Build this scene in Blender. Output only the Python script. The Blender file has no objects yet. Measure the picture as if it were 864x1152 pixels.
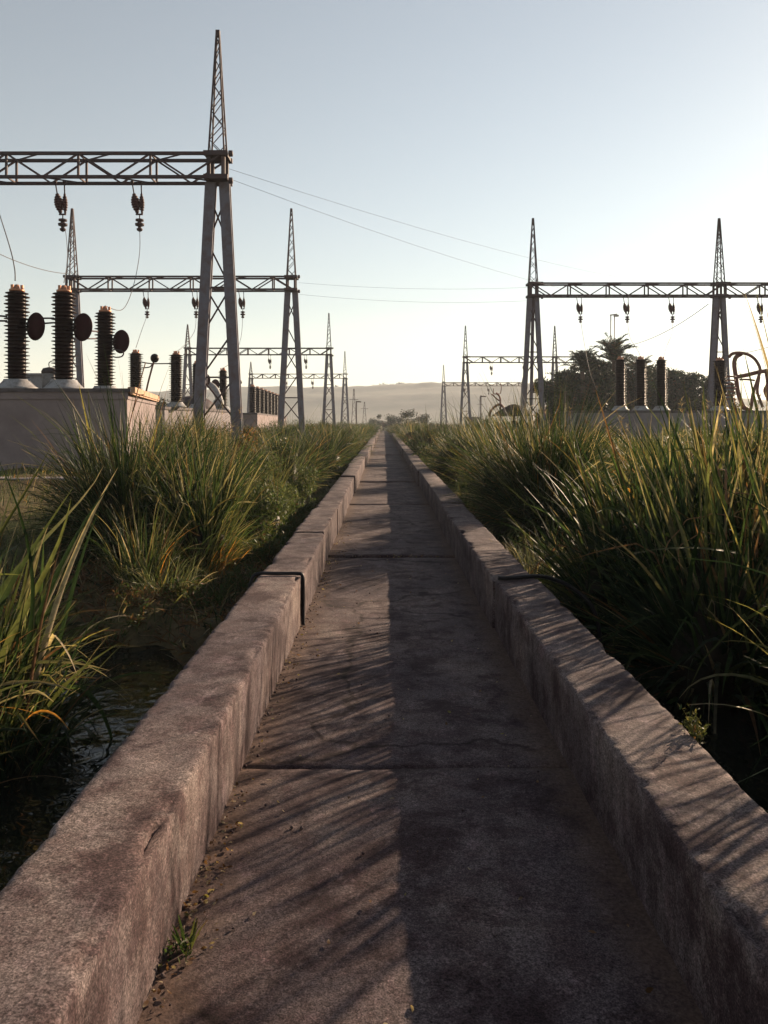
import bpy, math, random
import numpy as np
from mathutils import Vector, Matrix, noise
random.seed(7)
rng = np.random.default_rng(11)
PI = math.pi
sc = bpy.context.scene
COL = sc.collection
F = 900.0            # focal length in photo pixels
CAM = 1.6

def P(px, py, Y):    # point of the place seen at that spot of the photo, Y metres ahead
    return Vector(((px - 432) / F * Y, Y, CAM + (475 - py) / F * Y))

# ------------------------------------------------------------------ materials
def newmat(name):
    m = bpy.data.materials.new(name); m.use_nodes = True
    nt = m.node_tree
    return m, nt, nt.nodes['Principled BSDF'], nt.nodes, nt.links
def nd(N, t, **kw):
    n = N.new(t)
    for k, v in kw.items(): setattr(n, k, v)
    return n
def noise_n(N, L, vec, scale, detail=6, rough=.6, dist=0):
    n = N.new('ShaderNodeTexNoise'); n.inputs['Scale'].default_value = scale
    n.inputs['Detail'].default_value = detail; n.inputs['Roughness'].default_value = rough
    n.inputs['Distortion'].default_value = dist
    L.new(vec, n.inputs['Vector']); return n.outputs['Fac']
def ramp(N, L, fac, stops):
    r = N.new('ShaderNodeValToRGB'); e = r.color_ramp.elements
    while len(e) < len(stops): e.new(.5)
    for el, (p, c) in zip(e, stops):
        el.position = p
        el.color = (*c, 1) if isinstance(c, tuple) else (c, c, c, 1)
    L.new(fac, r.inputs['Fac']); return r.outputs['Color']
def mix(N, L, fac, a, b, bt='MIX'):
    m = N.new('ShaderNodeMix'); m.data_type = 'RGBA'; m.blend_type = bt
    if isinstance(fac, (int, float)): m.inputs[0].default_value = fac
    else: L.new(fac, m.inputs[0])
    for i, v in ((6, a), (7, b)):
        if isinstance(v, tuple): m.inputs[i].default_value = (*v, 1)
        else: L.new(v, m.inputs[i])
    return m.outputs[2]
def geo_pos(N, L, scale=(1, 1, 1)):
    tc = N.new('ShaderNodeTexCoord'); mp = N.new('ShaderNodeMapping')
    mp.inputs['Scale'].default_value = scale
    L.new(tc.outputs['Object'], mp.inputs['Vector']); return mp.outputs['Vector']
def bump(N, L, bs, h, strength, dist, prev=None):
    b = N.new('ShaderNodeBump'); b.inputs['Strength'].default_value = strength; b.inputs['Distance'].default_value = dist
    L.new(h, b.inputs['Height'])
    if prev: L.new(prev, b.inputs['Normal'])
    if bs: L.new(b.outputs['Normal'], bs.inputs['Normal'])
    return b.outputs['Normal']

def concrete(name, c1, c2, c3, streak=False, pit=1.0, cracks=False, edge=None):
    m, nt, bs, N, L = newmat(name)
    v = geo_pos(N, L)
    big = noise_n(N, L, v, 1.1, 10, .62)
    mid = noise_n(N, L, v, 6, 10, .70)
    gran = noise_n(N, L, v, 62, 4, .72)
    fine = noise_n(N, L, v, 170, 2, .6)
    col = ramp(N, L, big, [(.34, c1), (.50, c2), (.66, c3)])
    col = mix(N, L, ramp(N, L, mid, [(.40, 0.0), (.56, 1.0)]), mix(N, L, 1.0, col, (.68, .60, .61), 'MULTIPLY'), col)
    col = mix(N, L, 1.0, col, ramp(N, L, gran, [(.36, .62), (.5, 1.0), (.64, 1.4)]), 'MULTIPLY')
    col = mix(N, L, 1.0, col, ramp(N, L, fine, [(.36, .5), (.5, 1.0), (.64, 1.6)]), 'MULTIPLY')
    # small dark pits and pale aggregate grains
    vo = N.new('ShaderNodeTexVoronoi'); vo.inputs['Scale'].default_value = 42; L.new(v, vo.inputs['Vector'])
    pits = ramp(N, L, vo.outputs['Distance'], [(.10, .35), (.22, 1.0)])
    sel = ramp(N, L, noise_n(N, L, v, 17, 2, .5), [(.50, 0.0), (.56, 1.0)])
    col = mix(N, L, sel, col, mix(N, L, 1.0, col, pits, 'MULTIPLY'))
    vo2 = N.new('ShaderNodeTexVoronoi'); vo2.inputs['Scale'].default_value = 75; L.new(v, vo2.inputs['Vector'])
    gr = ramp(N, L, vo2.outputs['Distance'], [(.12, 1.0), (.2, 0.0)])
    gs = N.new('ShaderNodeMath'); gs.operation = 'MULTIPLY'; L.new(gr, gs.inputs[0])
    L.new(ramp(N, L, noise_n(N, L, v, 23, 2, .5), [(.52, 0.0), (.60, .8)]), gs.inputs[1])
    col = mix(N, L, gs.outputs[0], col, mix(N, L, 1.0, col, (2.3, 2.1, 2.0), 'MULTIPLY'))
    # old water stains, reddish dirt and lichen blots
    st = noise_n(N, L, v, 2.6, 12, .74, .3)
    col = mix(N, L, ramp(N, L, st, [(.48, 0.0), (.58, .85)]), col, mix(N, L, 1.0, col, (.36, .27, .30), 'MULTIPLY'))
    st2 = noise_n(N, L, geo_pos(N, L, (1.7, 1.1, 1)), 4.3, 10, .72, .2)
    col = mix(N, L, ramp(N, L, st2, [(.56, 0.0), (.63, .6)]), col, mix(N, L, 1.0, col, (1.75, 1.7, 1.75), 'MULTIPLY'))
    hgt = mid
    if streak:
        vs = noise_n(N, L, geo_pos(N, L, (6, 6, .5)), 1.6, 7, .7)
        sep = N.new('ShaderNodeNewGeometry'); sx = N.new('ShaderNodeSeparateXYZ'); L.new(sep.outputs['Normal'], sx.inputs[0])
        side_ = ramp(N, L, sx.outputs['Z'], [(.2, 1.0), (.7, 0.0)])
        mm = N.new('ShaderNodeMath'); mm.operation = 'MULTIPLY'; L.new(side_, mm.inputs[0]); L.new(ramp(N, L, vs, [(.46, 0.0), (.64, .5)]), mm.inputs[1])
        col = mix(N, L, mm.outputs[0], col, mix(N, L, 1.0, col, (.42, .35, .33), 'MULTIPLY'))
    if cracks:
        wv_ = N.new('ShaderNodeTexNoise'); wv_.inputs['Scale'].default_value = 2.2; wv_.inputs['Detail'].default_value = 8; L.new(v, wv_.inputs['Vector'])
        wm = N.new('ShaderNodeVectorMath'); wm.operation = 'MULTIPLY_ADD'; L.new(wv_.outputs['Color'], wm.inputs[0]); wm.inputs[1].default_value = (.55, .55, .55); L.new(v, wm.inputs[2])
        cv = N.new('ShaderNodeTexVoronoi'); cv.feature = 'DISTANCE_TO_EDGE'; cv.inputs['Scale'].default_value = .42; L.new(wm.outputs[0], cv.inputs['Vector'])
        ck = ramp(N, L, cv.outputs['Distance'], [(.002, 1.0), (.010, 0.0)])
        col = mix(N, L, ck, col, mix(N, L, 1.0, col, (.3, .25, .25), 'MULTIPLY'))
        # drifted soil lying along both walls
        sp = N.new('ShaderNodeSeparateXYZ'); L.new(v, sp.inputs[0])
        d1 = N.new('ShaderNodeMath'); d1.operation = 'SUBTRACT'; L.new(sp.outputs['X'], d1.inputs[0]); d1.inputs[1].default_value = .10
        d2 = N.new('ShaderNodeMath'); d2.operation = 'ABSOLUTE'; L.new(d1.outputs[0], d2.inputs[0])
        d3 = N.new('ShaderNodeMath'); d3.operation = 'MULTIPLY_ADD'; L.new(mid, d3.inputs[0]); d3.inputs[1].default_value = .45; L.new(d2.outputs[0], d3.inputs[2])
        so_ = ramp(N, L, d3.outputs[0], [(.80, 0.0), (.96, .85)])
        col = mix(N, L, so_, col, mix(N, L, 1.0, (.075, .048, .038), ramp(N, L, gran, [(.3, .5), (.7, 1.7)]), 'MULTIPLY'))
    L.new(col, bs.inputs['Base Color']); bs.inputs['Roughness'].default_value = .95
    bs.inputs['Specular IOR Level'].default_value = .15
    n1 = bump(N, L, None, mid, .5 * pit, .010)
    n2 = bump(N, L, None, gran, .8 * pit, .005, n1)
    bump(N, L, bs, fine, .6 * pit, .002, n2)
    return m
M = {}
M['walk'] = concrete('walk_concrete', (.050, .037, .042), (.080, .061, .062), (.116, .091, .084), False, .55, True)
M['parapet'] = concrete('parapet_concrete', (.058, .043, .047), (.092, .072, .072), (.136, .108, .099), True, .45)
def simple(name, c, rough=.6, metal=0., c2=None, scale=6, lo=.45, hi=.65, bmp=0.):
    m, nt, bs, N, L = newmat(name)
    v = geo_pos(N, L)
    f = noise_n(N, L, v, scale, 7, .68)
    c2 = c2 or tuple(x * .6 for x in c)
    L.new(ramp(N, L, f, [(lo, c), (hi, c2)]), bs.inputs['Base Color'])
    bs.inputs['Roughness'].default_value = rough; bs.inputs['Metallic'].default_value = metal
    bs.inputs['Specular IOR Level'].default_value = .12
    if bmp: bump(N, L, bs, f, bmp, .02)
    return m
M['plinth'] = simple('plinth_concrete', (.20, .18, .19), .9, 0, (.15, .13, .135), 1.6, .4, .65, .2)
M['warmplinth'] = simple('plaster_concrete', (.21, .172, .172), .9, 0, (.155, .125, .125), 1.3, .4, .68, .15)
M['steel'] = simple('painted_steel', (.125, .122, .150), .62, 0, (.10, .078, .080), 3.2, .42, .68)
M['steel_dark'] = simple('weathered_steel', (.050, .040, .045), .65, 0, (.06, .03, .027), 4, .42, .66)
M['porcelain'] = simple('brown_porcelain', (.012, .004, .004), .4, 0, (.008, .004, .004), 5)
M['disc'] = simple('oxide_red_disc', (.026, .004, .006), .75, 0, (.016, .004, .005), 6)
M['glassdisc'] = simple('string_porcelain', (.05, .02, .02), .5, 0, (.03, .012, .012), 5)
M['grey'] = simple('grey_casting', (.26, .26, .27), .6, 0, (.16, .15, .15), 6)
M['bronze'] = simple('bronze_terminal', (.42, .20, .12), .45, .3, (.25, .12, .08), 9)
M['pipe'] = simple('rust_brown_pipe', (.17, .075, .055), .55, 0, (.10, .05, .04), 5)
M['wire'] = simple('conductor_wire', (.10, .095, .095), .6)
M['rubber'] = simple('black_rubber', (.018, .016, .018), .5)
M['cap'] = simple('dark_coping', (.10, .085, .09), .8, 0, (.06, .05, .05), 4)
M['warmcap'] = simple('ochre_coping', (.42, .27, .18), .8, 0, (.30, .18, .12), 4)
M['thatch'] = simple('dark_roofing', (.05, .028, .022), .9, 0, (.03, .02, .018), 12, .4, .6, .5)
M['bark'] = simple('bark', (.10, .07, .05), .95, 0, (.05, .035, .03), 14, .4, .6, .8)
M['drystem'] = simple('dry_stem', (.20, .11, .06), .8)
M['lamp'] = simple('lamp_metal', (.40, .36, .32), .5)

# foliage: colour comes from a per-leaf attribute; thin leaves let light through
def foliage(name, trans=.5, rough=.5, sat=1.0):
    m, nt, bs, N, L = newmat(name)
    a = nd(N, 'ShaderNodeAttribute', attribute_name='tint')
    bs.inputs['Roughness'].default_value = rough
    bs.inputs['Specular IOR Level'].default_value = .10
    v = geo_pos(N, L)
    f = noise_n(N, L, v, 28, 3, .6)
    col = mix(N, L, 1.0, a.outputs['Color'], ramp(N, L, f, [(.3, .7), (.7, 1.3)]), 'MULTIPLY')
    L.new(col, bs.inputs['Base Color'])
    t = N.new('ShaderNodeBsdfTranslucent')
    tc = mix(N, L, 1.0, col, (1.45, 1.4, .85), 'MULTIPLY'); L.new(tc, t.inputs['Color'])
    ms = N.new('ShaderNodeMixShader'); ms.inputs[0].default_value = trans
    out = nt.nodes['Material Output']
    L.new(bs.outputs[0], ms.inputs[1]); L.new(t.outputs[0], ms.inputs[2]); L.new(ms.outputs[0], out.inputs['Surface'])
    return m
M['grass'] = foliage('grass_blades', .40, .5)
M['leaf'] = foliage('tree_leaves', .15, .6)

def ground_mat():
    m, nt, bs, N, L = newmat('earth')
    v = geo_pos(N, L)
    a = noise_n(N, L, v, .35, 8, .7); b = noise_n(N, L, v, 7, 9, .75)
    c = ramp(N, L, a, [(.38, (.075, .052, .032)), (.5, (.10, .078, .042)), (.62, (.055, .062, .024))])
    c = mix(N, L, .9, c, ramp(N, L, b, [(.3, .4), (.7, 1.6)]), 'MULTIPLY')
    L.new(c, bs.inputs['Base Color']); bs.inputs['Roughness'].default_value = 1
    bs.inputs['Specular IOR Level'].default_value = .1
    bump(N, L, bs, b, 1, .05); return m
M['earth'] = ground_mat()
def hill_mat():
    m, nt, bs, N, L = newmat('wooded_hillside')
    v = geo_pos(N, L); a = noise_n(N, L, v, .03, 9, .75)
    L.new(ramp(N, L, a, [(.4, (.035, .045, .022)), (.6, (.085, .08, .05))]), bs.inputs['Base Color'])
    bs.inputs['Roughness'].default_value = 1; return m
M['hill'] = hill_mat()
def water_mat():
    m, nt, bs, N, L = newmat('still_dark_water')
    bs.inputs['Base Color'].default_value = (.008, .009, .007, 1)
    bs.inputs['Roughness'].default_value = .03; bs.inputs['IOR'].default_value = 1.33
    f = noise_n(N, L, geo_pos(N, L), 4, 2, .5)
    bump(N, L, bs, f, .8, .03); return m
M['water'] = water_mat()

# ------------------------------------------------------------------ mesh helpers
def link(name, me, m, parent=None):
    if m: me.materials.append(m)
    o = bpy.data.objects.new(name, me); COL.objects.link(o)
    if parent: o.parent = parent
    return o
def tag(o, label=None, cat=None, group=None, kind=None):
    if label: o['label'] = label
    if cat: o['category'] = cat
    if group: o['group'] = group
    if kind: o['kind'] = kind
    return o
def thing(name, label, cat, loc=(0, 0, 0), rz=0, group=None):
    o = bpy.data.objects.new(name, None); COL.objects.link(o)
    o.empty_display_size = .2; o.location = loc; o.rotation_euler = (0, 0, rz)
    return tag(o, label, cat, group)
def dup(root, loc, label, rz=None, sc_=None, group=None):
    r = root.copy(); COL.objects.link(r); r.location = loc
    if rz is not None: r.rotation_euler = (0, 0, rz)
    if sc_: r.scale = (sc_,) * 3 if isinstance(sc_, (int, float)) else sc_
    r['label'] = label
    if group: r['group'] = group
    for ch in list(root.children):
        c = ch.copy(); COL.objects.link(c); c.parent = r
        for g in ch.children:
            d = g.copy(); COL.objects.link(d); d.parent = c
    return r

class MB:
    def __init__(s): s.v = []; s.f = []; s.sm = []
    def bar(s, p, q, w, h=None, up=None):
        h = h or w; p = Vector(p); q = Vector(q); d = (q - p).normalized()
        u = Vector(up) if up else (Vector((0, 1, 0)) if abs(d.y) < .9 else Vector((0, 0, 1)))
        a = d.cross(u).normalized(); b = a.cross(d).normalized(); i = len(s.v)
        for e in (p, q):
            for x, y in ((-1, -1), (1, -1), (1, 1), (-1, 1)): s.v.append(e + a * x * w / 2 + b * y * h / 2)
        fs = [(0, 1, 2, 3), (7, 6, 5, 4), (0, 4, 5, 1), (1, 5, 6, 2), (2, 6, 7, 3), (3, 7, 4, 0)]
        s.f += [tuple(i + k for k in f) for f in fs]; s.sm += [False] * 6; return s
    def box(s, c, d):
        c = Vector(c); return s.bar(c - Vector((0, 0, d[2] / 2)), c + Vector((0, 0, d[2] / 2)), d[0], d[1])
    def tube(s, pts, r, n=6, closed=False):
        pts = [Vector(p) for p in pts]; i0 = len(s.v); K = len(pts); ref = None
        for k, p in enumerate(pts):
            d = (pts[min(k + 1, K - 1)] - pts[max(k - 1, 0)]).normalized()
            if ref is None: ref = Vector((0, 0, 1)) if abs(d.z) < .9 else Vector((1, 0, 0))
            a = d.cross(ref).normalized(); b = a.cross(d).normalized(); ref = b
            rr = r[k] if isinstance(r, (list, tuple)) else r
            for j in range(n):
                t = 2 * PI * j / n; s.v.append(p + a * math.cos(t) * rr + b * math.sin(t) * rr)
        for k in range(K - 1):
            for j in range(n):
                j2 = (j + 1) % n
                s.f.append((i0 + k * n + j, i0 + k * n + j2, i0 + (k + 1) * n + j2, i0 + (k + 1) * n + j)); s.sm.append(True)
        s.f.append(tuple(i0 + j for j in range(n))[::-1]); s.f.append(tuple(i0 + (K - 1) * n + j for j in range(n))); s.sm += [False] * 2
        return s
    def lathe(s, prof, base=(0, 0, 0), axis=(0, 0, 1), n=20):
        q = Vector((0, 0, 1)).rotation_difference(Vector(axis).normalized()); i0 = len(s.v); base = Vector(base)
        for r, z in prof:
            for j in range(n):
                t = 2 * PI * j / n; s.v.append(base + q @ Vector((r * math.cos(t), r * math.sin(t), z)))
        for k in range(len(prof) - 1):
            for j in range(n):
                j2 = (j + 1) % n
                s.f.append((i0 + k * n + j, i0 + k * n + j2, i0 + (k + 1) * n + j2, i0 + (k + 1) * n + j)); s.sm.append(True)
        s.f.append(tuple(i0 + j for j in range(n))[::-1]); s.f.append(tuple(i0 + (len(prof) - 1) * n + j for j in range(n))); s.sm += [False] * 2
        return s
    def poly_prism(s, pts, z0, z1):
        n = len(pts); i = len(s.v)
        for z in (z0, z1):
            for x, y in pts: s.v.append(Vector((x, y, z)))
        s.f.append(tuple(range(i, i + n))[::-1]); s.f.append(tuple(range(i + n, i + 2 * n)))
        for k in range(n): s.f.append((i + k, i + (k + 1) % n, i + n + (k + 1) % n, i + n + k))
        s.sm += [False] * (n + 2); return s
    def build(s, name, m, parent=None):
        me = bpy.data.meshes.new(name); me.from_pydata([tuple(v) for v in s.v], [], s.f)
        me.polygons.foreach_set('use_smooth', s.sm); me.update()
        return link(name, me, m, parent)

def sag(p, q, dip, n=14):
    p = Vector(p); q = Vector(q)
    return [p.lerp(q, i / n) - Vector((0, 0, dip * 4 * (i / n) * (1 - i / n))) for i in range(n + 1)]
def crv(pts, n=6):     # smooth curve through points
    pts = [Vector(p) for p in pts]; out = []
    for i in range(len(pts) - 1):
        p0 = pts[max(i - 1, 0)]; p1 = pts[i]; p2 = pts[i + 1]; p3 = pts[min(i + 2, len(pts) - 1)]
        for k in range(n):
            t = k / n
            out.append(.5 * ((2 * p1) + (p2 - p0) * t + (2 * p0 - 5 * p1 + 4 * p2 - p3) * t * t + (3 * p1 - p0 - 3 * p2 + p3) * t ** 3))
    out.append(pts[-1]); return out

# ------------------------------------------------------------------ terrain
def sstep(a, b, x):
    t = np.clip((x - a) / (b - a), 0, 1); return t * t * (3 - 2 * t)
def gh(x, y):
    x = np.asarray(x, float); y = np.asarray(y, float); ax = np.abs(x)
    yard = .58 * sstep(2.9, 6.5, ax) * (1 - .25 * sstep(60, 200, y))
    fill = np.where(x < 0, sstep(6.1, 7.5, y + .35 * np.sin(x * 3) + .2 * np.sin(x * 7.3)), sstep(8.6, 10.2, y))
    bank = -.08 + yard
    chan = -.85 + (yard + .77) * sstep(2.5, 3.7, ax)
    h = bank * fill + chan * (1 - fill)
    h = h + (.05 * np.sin(x * 2.3 + y * 1.1) + .035 * np.sin(y * 3.1 - x * 4.2)) * np.clip(fill + sstep(3, 4, ax), 0, 1) * (1 - sstep(100, 200, y))
    h = np.where(ax < 1.12, -.9, h)
    return h
def gz(x, y): return float(gh(x, y))
xs = np.unique(np.concatenate([np.linspace(-9, 9, 145), -np.geomspace(9, 1700, 26), np.geomspace(9, 1700, 26)]))
ys = np.unique(np.concatenate([[-200, -60, -20], np.linspace(-8, 34, 240), np.geomspace(34, 1700, 60)]))
X, Y = np.meshgrid(xs, ys); Z = gh(X, Y)
vv = np.stack([X, Y, Z], -1).reshape(-1, 3); nx = len(xs)
I = (np.arange(len(ys) - 1)[:, None] * nx + np.arange(nx - 1)[None, :]).ravel()
ff = np.stack([I, I + 1, I + nx + 1, I + nx], -1)
def npmesh(name, v, f, m, parent=None, tint=None, smooth=True):
    me = bpy.data.meshes.new(name)
    v = np.ascontiguousarray(v, np.float32); f = np.ascontiguousarray(f, np.int32); k = f.shape[1]
    me.vertices.add(len(v)); me.vertices.foreach_set('co', v.ravel())
    me.loops.add(f.size); me.loops.foreach_set('vertex_index', f.ravel())
    me.polygons.add(len(f)); me.polygons.foreach_set('loop_start', np.arange(0, f.size, k, dtype=np.int32))
    me.polygons.foreach_set('loop_total', np.full(len(f), k, np.int32))
    me.polygons.foreach_set('use_smooth', np.full(len(f), smooth))
    me.update(calc_edges=True)
    if tint is not None:
        a = me.attributes.new('tint', 'FLOAT_COLOR', 'POINT')
        c = np.concatenate([tint, np.ones((len(tint), 1))], 1).astype(np.float32); a.data.foreach_set('color', c.ravel())
    return link(name, me, m, parent)
tag(npmesh('ground', vv, ff, M['earth']), kind='structure')
wv = [(-7, -6, -.36), (7, -6, -.36), (7, 12, -.36), (-7, 12, -.36)]
tag(npmesh('water', np.array(wv), np.array([[0, 1, 2, 3]]), M['water']), kind='structure')

# walkway: worn slabs, one surface
def fbm(x, y, z=0): return noise.fractal(Vector((x, y, z)), 1.0, 2.0, 4)
XL, XR = -.66, .86
wv = []; wf = []
edges = [-2.2, 3.72, 9.5]
while edges[-1] < 150: edges.append(edges[-1] + 5.9)
for k in range(len(edges) - 1):
    y0, y1 = edges[k] + .006, edges[k + 1] - .006
    if k == 2: y0 += .03
    step = .06 if y1 < 16 else .4
    ny = max(2, int((y1 - y0) / step)); nxs = 26 if y1 < 16 else 8
    i0 = len(wv); zo = (0, -.006, .012, .0, .01)[k % 5]
    for a in range(ny + 3):
        yy = y0 + (y1 - y0) * min(max((a - 1) / ny, 0), 1)
        for b in range(nxs + 1):
            x = XL - .03 + (XR - XL + .06) * b / nxs
            z = zo + .010 * fbm(x * 1.5, yy * 1.2) + .003 * fbm(x * 11, yy * 11, 5)
            if a in (0, ny + 2): z = -.10
            e = yy
            if a <= 1: e = yy + .012 * fbm(x * 5, k * 7.3) + .012 * abs(fbm(x * 21, k * 3))
            if a >= ny + 1: e = yy + .012 * fbm(x * 5, k * 7.3 + 7.3) - .012 * abs(fbm(x * 19, k * 9))
            if a in (1, ny + 1): z -= .006
            wv.append((x, e, z))
    for a in range(ny + 2):
        for b in range(nxs):
            i = i0 + a * (nxs + 1) + b; wf.append((i, i + 1, i + nxs + 2, i + nxs + 1))
tag(npmesh('walkway', np.array(wv), np.array(wf), M['walk']), kind='structure')

# parapets
def parapet(side, bounds, label):
    root = thing('concrete_parapet', label, 'parapet', (0, 0, 0))
    for k in range(len(bounds) - 1):
        y0, y1 = bounds[k], bounds[k + 1] - (.022 if k == 0 else .012)
        near = y0 < 12
        st = .018 if near else .25
        off = (0 if k == 0 else random.uniform(.004, .022) * (-1 if k % 2 else 1)); top = .385 + (0 if k == 0 else random.uniform(-.018, .012))
        xi = (XL if side < 0 else XR) + off * side; W = .345 + (0 if k < 1 else random.uniform(-.015, .02)); xo = xi + side * W
        prof = []
        # up the inner face, over the top, down the outer face
        for t in np.linspace(0, 1, 9 if near else 3): prof.append((xi, -.05 + (top - .012 + .05) * t, 0))
        prof.append((xi + side * .004, top - .004, 1)); prof.append((xi + side * .012, top, 1))
        for t in np.linspace(0, 1, 10 if near else 3)[1:-1]: prof.append((xi + (xo - xi) * t, top, 2))
        prof.append((xo - side * .012, top, 1)); prof.append((xo, top - .012, 1))
        for t in np.linspace(0, 1, 5 if near else 2)[1:]: prof.append((xo, top - .012 - (top + .85) * t, 0))
        n = len(prof); ny = max(2, int((y1 - y0) / st)); v = []; f = []
        for a in range(ny + 1):
            y = y0 + (y1 - y0) * a / ny
            chip = max(0, fbm(y * 2.3, 3.1 * side, k) - .12) * .06 + max(0, fbm(y * 13, 9.1, k)) * .016 + max(0, fbm(y * 41, 5.1, k)) * .010
            chip2 = max(0, fbm(y * 2.9, 13.1 * side, k) - .1) * .03 + max(0, fbm(y * 12, 29.1, k)) * .012
            for q, (x, z, c) in enumerate(prof):
                inner = abs(x - xi) < .03
                ch = chip if inner else chip2
                dx = .005 * fbm(x * 3, y * 2, z * 4) + .0015 * fbm(x * 30, y * 30, z * 30)
                dz = (.005 * fbm(x * 4 + 9, y * 2.2) + .0015 * fbm(x * 33, y * 33)) if z > .3 else 0
                if c == 1: dz -= ch * .8; dx += (side if inner else -side) * ch * .9
                yy = y
                if a in (0, ny): yy += (.012 if a == 0 else -.012) * abs(fbm(x * 9, z * 9, k)) - (.0)
                v.append((x + dx, yy, z + dz))
        for a in range(ny):
            for q in range(n - 1):
                i = a * n + q; qd = (i, i + n, i + n + 1, i + 1); f.append(qd if side < 0 else qd[::-1])
        o = npmesh('segment', np.array(v), np.array(f), M['parapet'], root)
        e1 = list(range(n)); e2 = [ny * n + q for q in range(n)]
        # end faces
        me = o.data
        import bmesh
        bm = bmesh.new(); bm.from_mesh(me); bm.verts.ensure_lookup_table()
        for e in (e1, e2):
            try: fc = bm.faces.new([bm.verts[i] for i in e]); fc.smooth = False
            except ValueError: pass
        bmesh.ops.recalc_face_normals(bm, faces=bm.faces); bm.to_mesh(me); bm.free()
    return root
parapet(-1, [-2.2, 6.35, 8.9, 11.3, 14.2, 18, 22.5, 28, 34, 41, 50, 62, 78, 100, 150],
        'long low concrete kerb wall on the left of the walkway, its inner face sunlit')
parapet(1, [-2.2, 6.22, 12, 20, 28, 37, 48, 62, 80, 105, 150],
        'long low concrete kerb wall on the right of the walkway, its inner face in shade')

# black cables laid over the two nearest wall joints
def cable(pts, r, label):
    b = MB(); b.tube(crv(pts, 6), r, 8); tag(b.build('black_cable', M['rubber']), label, 'cable')
cable([(-.636, 6.30, .0), (-.640, 6.335, .12), (-.640, 6.34, .30), (-.648, 6.345, .385), (-.69, 6.345, .400), (-.85, 6.345, .400), (-1.0, 6.34, .398), (-1.05, 6.33, .34), (-1.09, 6.32, .1), (-1.12, 6.3, -.5)], .014,
      'black cable bent over the top and inner face of the left wall')
cable([(.875, 6.14, .405), (.95, 6.15, .402), (1.1, 6.2, .402), (1.21, 6.24, .40), (1.34, 6.30, .36), (1.5, 6.34, .28), (1.66, 6.3, .1), (1.75, 6.3, -.4)], .016,
      'black cable lying across the right wall and dipping into the reeds')

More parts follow.
